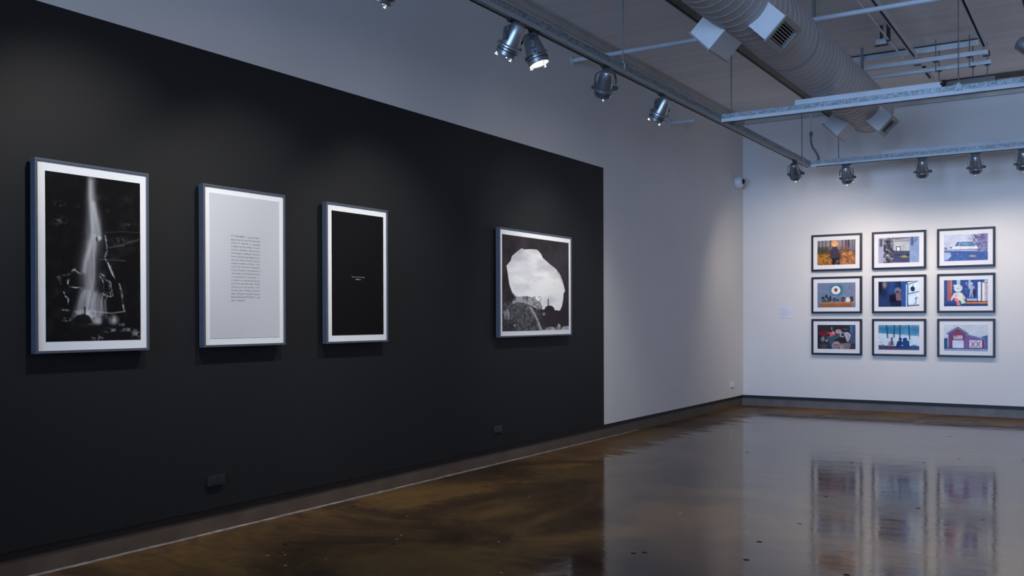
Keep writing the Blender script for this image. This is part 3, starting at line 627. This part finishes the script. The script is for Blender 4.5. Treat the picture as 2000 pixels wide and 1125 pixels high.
P.line([(1160, 572), (1500, 580), (1780, 584)], 4, (150, 120, 140), .5); P.ell(1528, 530, 26, 10, (130, 170, 210), .7, .4)
pics[1, 2] = P
# red barn
P = small(272, 1237, (272, 268), (842, 850), (190, 200, 212)); n1 = vnoise(P.u, P.v, 10, 7, 97, 4)
P.put(P.v*.6, (196, 196, 216), .6); P.line([(290, 274), (1230, 270)], 5, (150, 160, 150), .5)
P.poly([(272, 570), (352, 565), (352, 800), (272, 800)], (44, 84, 126), 1, 4); P.poly([(1090, 530), (1150, 520), (1237, 490), (1237, 800), (1180, 800), (1170, 590)], (66, 96, 146), .95, 8)
P.poly([(372, 480), (582, 350), (760, 470), (760, 790), (355, 800)], (112, 72, 116), 1, 4); P.poly([(500, 430), (582, 370), (670, 430), (680, 500), (480, 500)], (132, 62, 88), .9, 6)
P.poly([(750, 485), (830, 490), (1160, 585), (1180, 800), (720, 800)], (120, 94, 150), 1, 4); P.poly([(820, 484), (1175, 572), (1170, 600), (820, 510)], (112, 130, 176), 1, 4)
P.poly([(325, 462), (575, 312), (600, 318), (828, 462), (790, 486), (590, 360), (372, 490)], (72, 84, 116), 1, 4); P.line([(365, 468), (582, 335), (800, 465)], 9, (136, 160, 190), .8)
P.rect(482, 503, 690, 590, (190, 168, 190), 1, 3); P.rect(462, 610, 712, 782, (198, 206, 226), 1, 3); P.line([(470, 598), (705, 598)], 7, (70, 60, 90), .9); P.rect(498, 505, 570, 530, (90, 74, 130), .7, 4)
P.rect(835, 608, 1110, 775, (208, 200, 216), 1, 3)
for x0, x1 in ((875, 955), (990, 1070)): P.line([(x0, 640), (x1, 755)], 9, (96, 66, 96), .9); P.line([(x1, 640), (x0, 755)], 9, (96, 66, 96), .9)
P.rect(1116, 600, 1165, 790, (122, 56, 88), .9, 4); P.rect(354, 560, 372, 780, (186, 196, 216), .7, 4); P.rect(272, 788, 1237, 808, (40, 84, 124), .9, 5); P.rect(272, 808, 1237, 850, (140, 156, 190), .9, 6); P.line([(272, 846), (1237, 846)], 6, (60, 80, 110), .7)
pics[2, 2] = P
for k_, p_ in pics.items():
    g_ = vnoise(p_.u, p_.v, 40, 28, 200+k_[0]*3+k_[1], 2); g2_ = vnoise(p_.u, p_.v, 7, 5, 300+k_[0]*3+k_[1], 4)
    p_.c *= (.85+.12*g_+.18*g2_)[..., None]
GL = {(0, 0): 'photo of a child standing in orange autumn woods, top left of the nine', (1, 0): 'photo of a cluttered pale room with a bright mirror, top middle of the nine',
      (2, 0): 'photo of a pale car behind a blue foreground, top right of the nine', (0, 1): 'photo of a turquoise plate above a shelf, middle row left of the nine',
      (1, 1): 'dark blue photo with a bright window, centre of the nine', (2, 1): 'photo of a pastel toy bear beside white books, middle row right of the nine',
      (0, 2): 'dark photo of red and white toys on the ground, bottom left of the nine', (1, 2): 'photo of silhouettes under hanging ropes, bottom middle of the nine',
      (2, 2): 'photo of a red barn with white doors, bottom right of the nine'}
for i in range(3):
    for j in range(3):
        (x0, x1), (z0, z1) = GX[i], GZ[j]; cx, cz = (x0+x1)/2, (z0+z1)/2; w, h = (x1-x0)/2, (z1-z0)/2
        t = thing('framed_photograph', 'black-framed ' + GL[i, j], 'picture', (cx, L, cz), 'black framed photographs in a three by three grid')
        bm = bmesh.new(); fw = .026
        box(bm, -w, w, -.032, -.002, -h, -h+fw); box(bm, -w, w, -.032, -.002, h-fw, h); box(bm, -w, -w+fw, -.032, -.002, -h+fw, h-fw); box(bm, w-fw, w, -.032, -.002, -h+fw, h-fw)
        obj('frame', bm, M['frame_black'], t, bevel=.0015)
        boxes('mat_board', [(-w+fw, w-fw, -.024, 0, -h+fw, h-fw)], M['mat_board'], t)
        px0, px1 = -w+2*w*.122, -w+2*w*.875; pz1, pz0 = h-2*h*.165, -h+2*h*.168
        pics[i, j].sheet('photo_print', t, (px0, -.0246, pz1), (px1-px0, 0, 0), (0, 0, pz0-pz1))

# wall label card
t = thing('wall_label', 'small pale card label on the back wall left of the nine photographs', 'label', (.583, L, 1.272))
boxes('card', [(-.085, .085, -.004, 0, -.077, .077)], M['label'], t)
bm = bmesh.new()
for k, (a, b) in enumerate([(-.07, -.01), (-.07, .05), (-.07, .03), (-.07, .06), (-.07, .055), (-.07, .02)]): box(bm, a, b, -.0046, -.004, .05-k*.02, .0535-k*.02)
obj('lettering', bm, M['label_ink'], t)

# ------------------------------------------------------------------ wall outlets and dome camera
def outlet(label, y0, y1, z0, z1, m, d=.014):
    cy, cz = (y0+y1)/2, (z0+z1)/2; w, h = (y1-y0)/2, (z1-z0)/2
    t = thing('wall_outlet', label, 'outlet', (0, cy, cz))
    boxes('cover_plate', [(0, d, -w, w, -h, h)], m, t, bevel=.002)
    boxes('socket', [(d, d+.003, -w*.72, -w*.12, -h*.55, h*.55), (d, d+.003, w*.12, w*.72, -h*.55, h*.55)], m, t, bevel=.001)
outlet('charcoal horizontal outlet low on the charcoal wall below the framed text panel', 3.476, 3.592, .272, .328, M['outlet_dark'], .022)
outlet('charcoal horizontal outlet low on the charcoal wall below the cave photo', 6.358, 6.472, .268, .322, M['outlet_dark'], .012)
outlet('small white outlet low on the white wall next to the corner', 12.03, 12.18, .275, .345, M['outlet_white'], .012)
t = thing('security_camera', 'white security camera with black lens high on the left wall by the corner', 'camera', (0, 12.27, 3.02))
bm = bmesh.new(); lathe(bm, [(.07, 0), (.08, .01), (.08, .06), (.072, .085), (.05, .10)], 28, True, True)
obj('housing', bm, M['cam_white'], t, smooth=True, mtx=Matrix.Rotation(math.radians(90), 4, 'Y'))
bm = bmesh.new(); bmesh.ops.create_uvsphere(bm, u_segments=24, v_segments=14, radius=.036)
obj('lens', bm, M['cam_lens'], t, smooth=True, mtx=Matrix.Translation((.094, -.004, .004)))

# ------------------------------------------------------------------ lighting grid: strut + light track
ZT = 3.0
def track(label, axis, a0, a1, c, face, tm):
    """axis 'Y' or 'X'; c = centre coordinate across; face = side (+1/-1) where the slot is cut"""
    loc = (c, a0, ZT) if axis == 'Y' else (a0, c, ZT)
    t = thing('track_rail', label, 'lighting track', loc, 'suspended lighting rails')
    Ln = a1-a0
    def bx(*b):
        u0, u1, v0, v1, z0, z1 = b   # u across, v along
        return (u0, u1, v0, v1, z0, z1) if axis == 'Y' else (v0, v1, u0, u1, z0, z1)
    # channel with slotted side
    bm = bmesh.new(); n = int(Ln/.05)
    box(bm, *bx(-.0205, .0205, 0, Ln, .068, .071)); box(bm, *bx(-.0205, .0205, 0, Ln, .030, .033))
    for sd in (-1, 1): box(bm, *bx(-.0205 if sd < 0 else .018, -.018 if sd < 0 else .0205, 0, Ln, .033, .068))
    for k in range(n): box(bm, *bx(-.0209, -.0205, k*Ln/n+.012, k*Ln/n+.034, .046, .055))
    obj('strut_channel', bm, M['galv'], t)
    bm = bmesh.new(); box(bm, *bx(-.018, .018, 0, Ln, .0, .030))
    obj('power_track', bm, tm, t)
    boxes('track_slot', [bx(*( (-.0215, -.0095) if face < 0 else (.0095, .0215)), .0, Ln, -.0035, .004)], M['slot'], t)
    return t
track('long grey lighting rail running along beside the left wall', 'Y', .3, 11.41, 1.2, -1, M['track_grey'])
track('blue-lit cross rail with a white raceway on top, nearer the camera', 'X', 1.222, 5.6, 8.34, 1, M['strut_white'])
track('farthest cross rail carrying the lamps in front of the nine photographs', 'X', 1.222, 5.6, 11.41, -1, M['strut_white'])
track('right-hand lighting rail just outside the picture edge', 'Y', .3, 8.31, 3.832, -1, M['track_grey'])
tag(boxes('corner_connector', [(1.2225, 1.29, 11.3855, 11.3915, 2.9965, 3.0305)], M['steel']), 'pale metal corner plate where the left rail meets the far rail', 'connector')
def raceway(label, x0, x1, y, z0, z1):
    t = thing('raceway', label, 'raceway', (x0, y, z0), 'raceways on the rails')
    boxes('raceway_body', [(0, x1-x0, -.025, .025, 0, z1-z0)], M['strut_white'], t, bevel=.002)
    boxes('cover_lip', [(0, x1-x0, -.027, -.025, (z1-z0)*.72, (z1-z0)*.78)], M['strut_white'], t)
raceway('long flat white raceway lying on top of the nearer cross rail', 1.893, 3.083, 8.345, 3.0715, 3.117)
raceway('pale raceway lying on top of the farthest cross rail', 2.03, 5.5, 11.415, 3.071, 3.116)
t = thing('cable_gland', 'black ring-shaped cable gland at the raceway end', 'cable gland', (3.095, 8.335, 3.10))
bm = bmesh.new(); lathe(bm, [(.012, 0), (.026, 0), (.026, .018), (.012, .018), (.012, 0)], 20); obj('ring', bm, M['black'], t, smooth=True, mtx=Matrix.Rotation(math.radians(62), 4, 'X'))
boxes('elbow', [(-.012, .014, -.008, .012, -.029, -.004)], M['black'], t)
# hanging rods
def rod(label, x, y, ztop=ZC, zb=3.071, brk=True):
    t = thing('suspension_rod', label, 'rod', (x, y, zb), 'rods holding the lighting rails')
    bm = bmesh.new(); tube(bm, [(0, 0, 0), (0, 0, ztop-zb)], .0052, 8); obj('rod', bm, M['rod'], t, smooth=True)
    if brk:
        bm = bmesh.new(); box(bm, -.03, .03, -.026, .026, 0, .006); box(bm, -.03, .03, -.026, -.021, -.045, 0); box(bm, -.012, .012, -.012, .012, .006, .022)
        obj('bracket', bm, M['galv'], t)
rod('thin rod above the left rail just above its middle lamp', 1.2, 6.30)
rod('thin rod where the nearer cross rail meets the left rail', 1.2, 8.66)
rod('thin rod at the left rail near its far corner, left of the flexible conduit', 1.2, 11.1)
rod('thin rod above the far rail, below the far duct outlet', 1.545, 11.41)
rod('thin rod on the nearer cross rail right of the raceway end', 3.204, 8.34)
# flexible conduit into the corner of the rails
t = thing('flexible_conduit', 'thin conduit drop ending in a curved grey flexible tube at the rail corner', 'conduit', (1.224, 11.41, 3.40))
bm = bmesh.new(); tube(bm, [(0, 0, 0), (0, 0, ZC-3.40)], .009, 10); obj('straight_pipe', bm, M['pipe'], t, smooth=True)
bm = bmesh.new(); lathe(bm, [(.014, -.03), (.019, -.025), (.019, .012), (.013, .025)], 16, True, True); obj('coupling', bm, M['flex'], t, smooth=True)
pts = [Vector((1.224, 11.41, 3.38)), Vector((1.224, 11.41, 3.31)), Vector((1.238, 11.41, 3.25)), Vector((1.272, 11.41, 3.19)), Vector((1.300, 11.41, 3.14)), Vector((1.312, 11.41, 3.10)), Vector((1.306, 11.41, 3.074))]
fine = []
for i in range(len(pts)-1):
    p0, p1, p2, p3 = pts[max(i-1, 0)], pts[i], pts[i+1], pts[min(i+2, len(pts)-1)]
    for k in range(9):
        s = k/9; fine.append(.5*((2*p1)+(-p0+p2)*s+(2*p0-5*p1+4*p2-p3)*s*s+(-p0+3*p1-3*p2+p3)*s**3))
fine.append(pts[-1]); fine = [p-Vector((1.224, 11.41, 3.40)) for p in fine]
bm = bmesh.new(); tube(bm, fine, [.0135 if k % 2 else .0115 for k in range(len(fine))], 12); obj('flexible_tube', bm, M['flex'], t, smooth=True)

# ------------------------------------------------------------------ lamps
def lamp(label, mount, aim, power, group='track spotlights on the suspended rails', blend=1.0, angle=84, yoke_dir='Y', size=.045):
    mount = Vector(mount); t = thing('track_spotlight', label, 'spotlight', mount, group)
    S = Matrix.Scale(1.18, 4); piv = Vector((0, 0, -.108))
    d = (Vector(aim)-(mount+piv)).normalized()
    q = d.to_track_quat('-Z', 'Y').to_matrix().to_4x4()
    # adapter, stem and yoke
    lon = (.05, .014) if yoke_dir == 'X' else (.014, .05)
    boxes('track_adapter', [(-lon[0], lon[0], -lon[1], lon[1], -.018, 0)], M['black'], t, bevel=.002)
    bm = bmesh.new(); tube(bm, [(0, 0, -.018), (0, 0, -.042)], .010, 12); obj('stem', bm, M['black'], t, smooth=True)
    hor = Vector((d.x, d.y, 0)); side = Vector((-d.y, d.x, 0)).normalized() if hor.length > .05 else Vector((1, 0, 0))
    rot = Matrix.Rotation(math.atan2(side.y, side.x), 4, 'Z')
    bm = bmesh.new()
    pts2 = [(-.064, -.112), (-.063, -.075), (-.056, -.050), (-.030, -.036), (0, -.034), (.030, -.036), (.056, -.050), (.063, -.075), (.064, -.112)]
    for a, b in zip(pts2, pts2[1:]):
        vv = []
        for (xx, zz) in (a, b):
            for yy in (-.011, .011):
                for off in (0, .0045): vv.append(bm.verts.new((xx*(1+off*13), yy, zz+off*.7)))
        for f in ((0,1,3,2),(4,6,7,5),(0,4,5,1),(2,3,7,6),(0,2,6,4),(1,5,7,3)): bm.faces.new([vv[i] for i in f])
    obj('yoke', bm, M['yoke'], t, mtx=rot @ S)
    T = Matrix.Translation(piv) @ q @ S
    bm = bmesh.new(); lathe(bm, [(.020, .078), (.032, .073), (.037, .066), (.043, .03), (.049, -.01), (.053, -.038), (.053, -.044)], 36, True, False)
    lathe(bm, [(.056, -.055), (.056, -.091), (.052, -.095), (.050, -.091), (.048, -.060), (.048, -.05)], 36)
    h = obj('housing', bm, M['can'], t, smooth=True, mtx=T)
    bm = bmesh.new(); lathe(bm, [(.053, -.037), (.064, -.040), (.066, -.044), (.066, -.050), (.060, -.056), (.055, -.057)], 36)
    box(bm, .060, .082, -.010, .010, -.056, -.036); box(bm, -.078, -.060, -.008, .008, -.054, -.040)
    c = obj('collar', bm, M['can'], h, smooth=True, mtx=T)
    bm = bmesh.new(); lathe(bm, [(.0562, -.066), (.0575, -.067), (.0575, -.071), (.0562, -.072)], 36); obj('seam_ring', bm, M['can_dark'], h, mtx=T)
    bm = bmesh.new(); tube(bm, [(.070, 0, -.046), (.086, 0, -.046)], .010, 12); obj('lock_knob', bm, M['black'], h, smooth=True, mtx=T)
    bm = bmesh.new(); lathe(bm, [(.0475, -.070), (.030, -.075), (.012, -.077), (.003, -.0775)], 30, False, True); o = obj('lamp_face', bm, M['bulb'], h, smooth=True, mtx=T); o['label'] = 'glowing lamp face'
    for k in range(3):
        a = k*2*math.pi/3+.5; ca, sa = math.cos(a), math.sin(a)
        bm = bmesh.new(); r0 = .0515
        tube(bm, [(ca*r0, sa*r0, -.085), (ca*r0, sa*r0, -.103), (ca*(r0+.004), sa*(r0+.004), -.107), (ca*(r0-.011), sa*(r0-.011), -.108)], .0032, 6)
        o = obj('retaining_clip', bm, M['clip'], h, smooth=True, mtx=T); o['label'] = 'bright clip on the lamp rim'
    if power > 0:
        l = D.lights.new('lamp_beam', 'SPOT'); l.energy = power; l.color = SPOT_WARM if (yoke_dir == 'X' or mount.y > 10) else (SPOT_FILL if mount.x > 3.8 else SPOT_COL); l.spot_size = math.radians(angle); l.spot_blend = blend; l.shadow_soft_size = size
        lo = D.objects.new('lamp_beam', l); COL.objects.link(lo); lo.parent = t
        lo.matrix_local = Matrix.Translation(piv + d*.135) @ q
    return t
ZM = ZT-.002
lamp('silver spotlight cut by the top picture edge, leftmost in view', (1.2, 3.62, ZM), (.05, 3.80, 1.25), 54)
lamp('silver spotlight tilted to the left, left one of the close pair on the left rail', (1.2, 4.78, ZM), (.05, 4.93, 1.15), 62)
lamp('silver spotlight with a fully visible glowing face, right one of the close pair', (1.2, 5.02, ZM), (1.44, 5.13, 2.1), 70, angle=95)
lamp('silver spotlight pointing nearly straight down, alone right of the close pair', (1.2, 6.01, ZM), (.05, 7.25, 1.3), 38)
lamp('silver spotlight on the left rail, last one before the cross rail', (1.2, 7.01, ZM), (.05, 7.35, 1.15), 52)
lamp('dark spotlight on the left rail end, in front of the corner', (1.2, 10.80, ZM), (1.0, L, 1.2), 44, angle=120)
lamp('dark spotlight nearest the corner on the far rail, bright ring below its body', (1.635, 11.40, ZM), (1.70, L, 1.0), 28, angle=110, yoke_dir='X')
lamp('dark spotlight in front of the gap above the right column of photographs', (2.46, 11.40, ZM), (2.3, L, 1.0), 22, angle=110, yoke_dir='X')
lamp('dark spotlight second from the right on the far rail', (3.00, 11.40, ZM), (2.95, L, 1.0), 21, angle=110, yoke_dir='X')
lamp('dark spotlight cut by the right picture edge on the far rail', (3.46, 11.40, ZM), (3.4, L, 1.0), 20, angle=110, yoke_dir='X')
lamp('dark spotlight high at the right picture edge on the right-hand rail', (3.815, 6.74, ZM+.0), (6.5, 6.8, 1.2), 30)
# further lamps of the same rails, above and beside the picture
lamp('silver spotlight above the picture edge aimed at the waterfall photo', (1.2, 2.7, ZM), (.05, 2.74, 1.5), 52)
lamp('dark spotlight on the far rail beyond the right picture edge', (4.3, 11.40, ZM), (4.5, L, 1.3), 26, angle=110, yoke_dir='X')
lamp('dark spotlight far right on the far rail beyond the picture edge', (5.2, 11.40, ZM), (5.5, L, 1.3), 26, angle=110, yoke_dir='X')

for yy, lab in ((2.0, 'nearest the rear wall'), (4.2, 'second from the rear wall'), (9.0, 'in the far half'), (10.6, 'closest to the far corner')):  # unseen lamps added to bounce fill light off the right wall
    lamp('added unseen fill spotlight aimed at the right wall, ' + lab, (3.832, yy, ZM), (XR, yy, 1.9), 90, angle=110)
# ------------------------------------------------------------------ round spiral duct
DX, DZ, DR, DY1 = 2.13, 3.351, .230, 10.28
t = thing('spiral_duct', 'large round spiral air duct hanging below the ceiling', 'duct', (DX, 0, DZ))
bm = bmesh.new(); n = 64; rings = []; pitch = .115; y = 2.0; step = pitch/22
ny = int((DY1-y)/step)
for i in range(ny+1):
    yy = y+i*step; r_ = []
    for k in range(n):
        a = k*2*math.pi/n; ph = ((yy/pitch)+k/n) % 1.0
        rr = DR-.005 + (.0066 if ph < .07 else .0028)
        r_.append(bm.verts.new((rr*math.cos(a), yy, rr*math.sin(a))))
    rings.append(r_)
for A, B in zip(rings, rings[1:]):
    for k in range(n): bm.faces.new((A[k], A[(k+1) % n], B[(k+1) % n], B[k]))
bm.faces.new(rings[0])
obj('duct_body', bm, M['duct'], t, smooth=True)
bm = bmesh.new(); lathe(bm, [(.001, 0), (DR-.004, 0), (DR+.003, .004), (DR+.003, -.05), (DR-.004, -.05)], 64); obj('end_cap', bm, M['duct'], t, smooth=True, mtx=Matrix.Translation((0, DY1, 0)) @ Matrix.Rotation(math.radians(-90), 4, 'X'))
for yy in (7.31,):
    bm = bmesh.new(); lathe(bm, [(DR-.006, -.004), (DR+.0022, -.004), (DR+.0022, .004), (DR-.006, .004)], 64); obj('joint_band', bm, M['duct_seam'], t, smooth=True, mtx=Matrix.Translation((0, yy, 0)) @ Matrix.Rotation(math.radians(-90), 4, 'X'))
for yy in (5.3, 8.05, 9.9):
    boxes('hanger_strap', [(-.012, .012, yy-.012, yy+.012, DR-.01, ZC-DZ)], M['rod'], t)
def diffuser(sx, y0, y1, ln, out):
    """box outlet at 45 degrees below the duct; sx = +1 right, -1 left"""
    A = Matrix.Rotation(math.radians(45)*-sx if sx > 0 else math.radians(45), 4, 'Y')
    # local: u outwards = (sx,0,-1)/sqrt2, v across = (1,0,sx)/sqrt2
    u = Vector((sx, 0, -1))/math.sqrt(2); v = Vector((1, 0, sx))/math.sqrt(2)
    Mx = Matrix(((u.x, 0, v.x, 0), (0, 1, 0, 0), (u.z, 0, v.z, 0), (0, 0, 0, 1)))
    bm = bmesh.new(); w = .095
    for b in ((.17, ln, y0, y0+.006, -w, w), (.17, ln, y1-.006, y1, -w, w), (.17, ln, y0+.006, y1-.006, -w, -w+.006), (.17, ln, y0+.006, y1-.006, w-.006, w)): box(bm, *b)
    o = obj('outlet_box', bm, M['duct_box'], t, mtx=Mx)
    bm = bmesh.new(); f = .028
    for b in ((ln, ln+.010, y0-.008, y0+f, -w-.008, w+.008), (ln, ln+.010, y1-f, y1+.008, -w-.008, w+.008), (ln, ln+.010, y0+f, y1-f, -w-.008, -w+f), (ln, ln+.010, y0+f, y1-f, w-f, w+.008)): box(bm, *b)
    g = obj('grille_frame', bm, M['grille'], o, mtx=Mx)
    bm = bmesh.new(); k = 7
    for i in range(k):
        vv = -w+f+(i+.5)*(2*w-2*f)/k; box(bm, ln-.012, ln+.004, y0+f, y1-f, vv-.0028, vv+.0028)
    obj('grille_slats', bm, M['grille_slat'], o, mtx=Mx)
    boxes('grille_void', [(ln-.03, ln-.026, y0+.008, y1-.008, -w+.008, w-.008)], M['void'], o, mtx=Mx)
for y0, y1, ln in ((6.10, 6.45, .366), (9.68, 9.97, .373)):
    diffuser(1, y0, y1, ln, 1); diffuser(-1, y0, y1, ln, 1)

# bracket plates between beam and duct
for yy, lab in ((7.66, 'small blue-grey hanger plate left of the duct at the top of the picture'), (9.9, 'small blue-grey hanger plate left of the duct just before the cross rail')):
    tag(boxes('hanger_plate', [(1.50, 1.66, yy, yy+.02, 3.70 if yy < 8 else 3.72, ZC)], M['strut_white']), lab, 'hanger plate')

# ------------------------------------------------------------------ pipes and overhead steel
t = thing('sprinkler_pipe', 'pale round pipe crossing below the ceiling out of the left wall', 'pipe', (0, 7.713, 3.606))
bm = bmesh.new(); tube(bm, [(0, 0, 0), (XR, 0, 0)], .020, 16); obj('pipe_run', bm, M['pipe'], t, smooth=True)
bm = bmesh.new(); lathe(bm, [(.022, .012), (.038, .008), (.040, 0)], 24); obj('wall_collar', bm, M['pipe'], t, smooth=True, mtx=Matrix.Rotation(math.radians(90), 4, 'Y'))
t = thing('sprinkler_pipe', 'short pale pipe stub on the left wall under the rail, before the cross rail', 'pipe', (0, 10.05, 3.43))
bm = bmesh.new(); tube(bm, [(0, 0, 0), (.30, 0, 0)], .018, 14); obj('pipe_run', bm, M['pipe'], t, smooth=True)
bm = bmesh.new(); lathe(bm, [(.018, .012), (.05, .008), (.052, 0)], 24); obj('wall_collar', bm, M['pipe'], t, smooth=True, mtx=Matrix.Rotation(math.radians(90), 4, 'Y'))
t = thing('ceiling_joist', 'blue-grey steel joist across the ceiling right of the duct', 'beam', (1.5, 10.18, 3.855))
boxes('web', [(0, 1.66, .0, .012, 0, .065)], M['strut_white'], t); boxes('top_lip', [(0, 1.66, -.012, .0, .055, .065)], M['beam_edge'], t)
def channel(label, axis, a0, a1, c, z, m, open_down=True):
    """open-bottom strut channel"""
    Ln = a1-a0; loc = (c, a0, z) if axis == 'Y' else (a0, c, z)
    t = thing('strut_bar', label, 'strut bar', loc, 'overhead strut bars right of the duct')
    bx = (lambda u0, u1, v0, v1, z0, z1: (u0, u1, v0, v1, z0, z1)) if axis == 'Y' else (lambda u0, u1, v0, v1, z0, z1: (v0, v1, u0, u1, z0, z1))
    boxes('channel', [bx(-.0205, -.018, 0, Ln, 0, .041), bx(.018, .0205, 0, Ln, 0, .041), bx(-.018, .018, 0, Ln, .038, .041), bx(-.018, -.010, 0, Ln, 0, .003), bx(.010, .018, 0, Ln, 0, .003)], m, t)
    o = boxes('dark_inside', [bx(-.0175, .0175, .001, Ln-.001, .034, .0375)], M['slot'], t)
    return t
channel('dark-slotted strut bar running away left of the thin hanging rod', 'Y', 5.0, 9.99, 2.622, 3.752, M['strut_white'])
channel('dark-slotted strut bar running away right of the thin hanging rod', 'Y', 5.0, 10.0, 3.237, 3.752, M['strut_white'])
channel('short strut bar continuing behind the two pale cross struts', 'Y', 10.45, 11.0, 2.622, 3.752, M['strut_white'])
channel('pale cross strut of the upper pair, nearer one', 'X', 1.6, 3.262, 9.985, 3.706, M['strut_white'])
channel('pale cross strut of the upper pair, farther one', 'X', 1.6, 3.25, 10.385, 3.706, M['strut_white'])
for x, y, lab in ((2.801, 9.985, 'threaded rod through the nearer cross strut, left one'), (3.10, 9.985, 'threaded rod through the nearer cross strut, right one'),
                  (2.776, 10.385, 'threaded rod through the farther cross strut, left one'), (3.086, 10.385, 'threaded rod through the farther cross strut, right one'), (3.215, 10.385, 'long thin rod at the end of the farther cross strut')):
    zb = 3.60 if 'long' not in lab else 3.56
    t = thing('threaded_rod', lab, 'rod', (x, y, zb), 'threaded rods of the overhead struts')
    bm = bmesh.new(); tube(bm, [(0, 0, 0), (0, 0, ZC-zb)], .005, 8); obj('rod', bm, M['rod'], t)
    boxes('washer_plate', [(-.025, .025, -.022, .022, 3.699-zb, 3.705-zb), (-.009, .009, -.009, .009, 3.688-zb, 3.699-zb)], M['can_dark'], t)
for x, y, lab in ((2.622, 10.03, 'black clamp below the left end of the strut bars'), (3.237, 10.03, 'black clamp at the right end of the upper cross struts')):
    tag(boxes('strut_clamp', [(x-.03, x+.03, y-.02, y+.07, 3.712, 3.751)], M['black']), lab, 'clamp')
t = thing('ceiling_conduit', 'thin white conduit running away left of the strut bars', 'conduit', (2.515, 5, 3.76))
bm = bmesh.new(); tube(bm, [(0, 0, 0), (0, 4.9, 0)], .0075, 10); obj('conduit_pipe', bm, M['outlet_white'], t, smooth=True)
for yy in (2.6, 4.16): boxes('pipe_strap', [(-.014, .014, yy, yy+.04, -.009, ZC-3.76)], M['black'], t)
t = thing('junction_box', 'small blue-grey junction box under the ceiling beside the thin conduit', 'junction box', (2.44, 9.25, 3.745))
boxes('box_body', [(-.045, .05, -.04, .04, -.005, .045)], M['steel'], t, bevel=.003)
boxes('feet', [(-.06, .06, -.012, .012, -.012, -.005), (-.012, .012, -.012, .012, .045, ZC-3.745)], M['black'], t)
t = thing('ceiling_light', 'flat grey oblong fixture under the ceiling close to the back wall', 'ceiling fixture', (2.9, 11.9, ZC))
boxes('fixture_body', [(-.30, .26, -.12, .12, -.085, 0)], M['light_box'], t, bevel=.004)
boxes('rim', [(-.31, .27, -.13, -.12, -.012, 0)], M['beam_edge'], t)
tag(boxes('ceiling_plate', [(3.16, 4.4, 11.76, 11.84, 3.875, ZC)], M['brown_wood']), 'dark brown wooden batten under the ceiling at the right picture edge', 'batten')
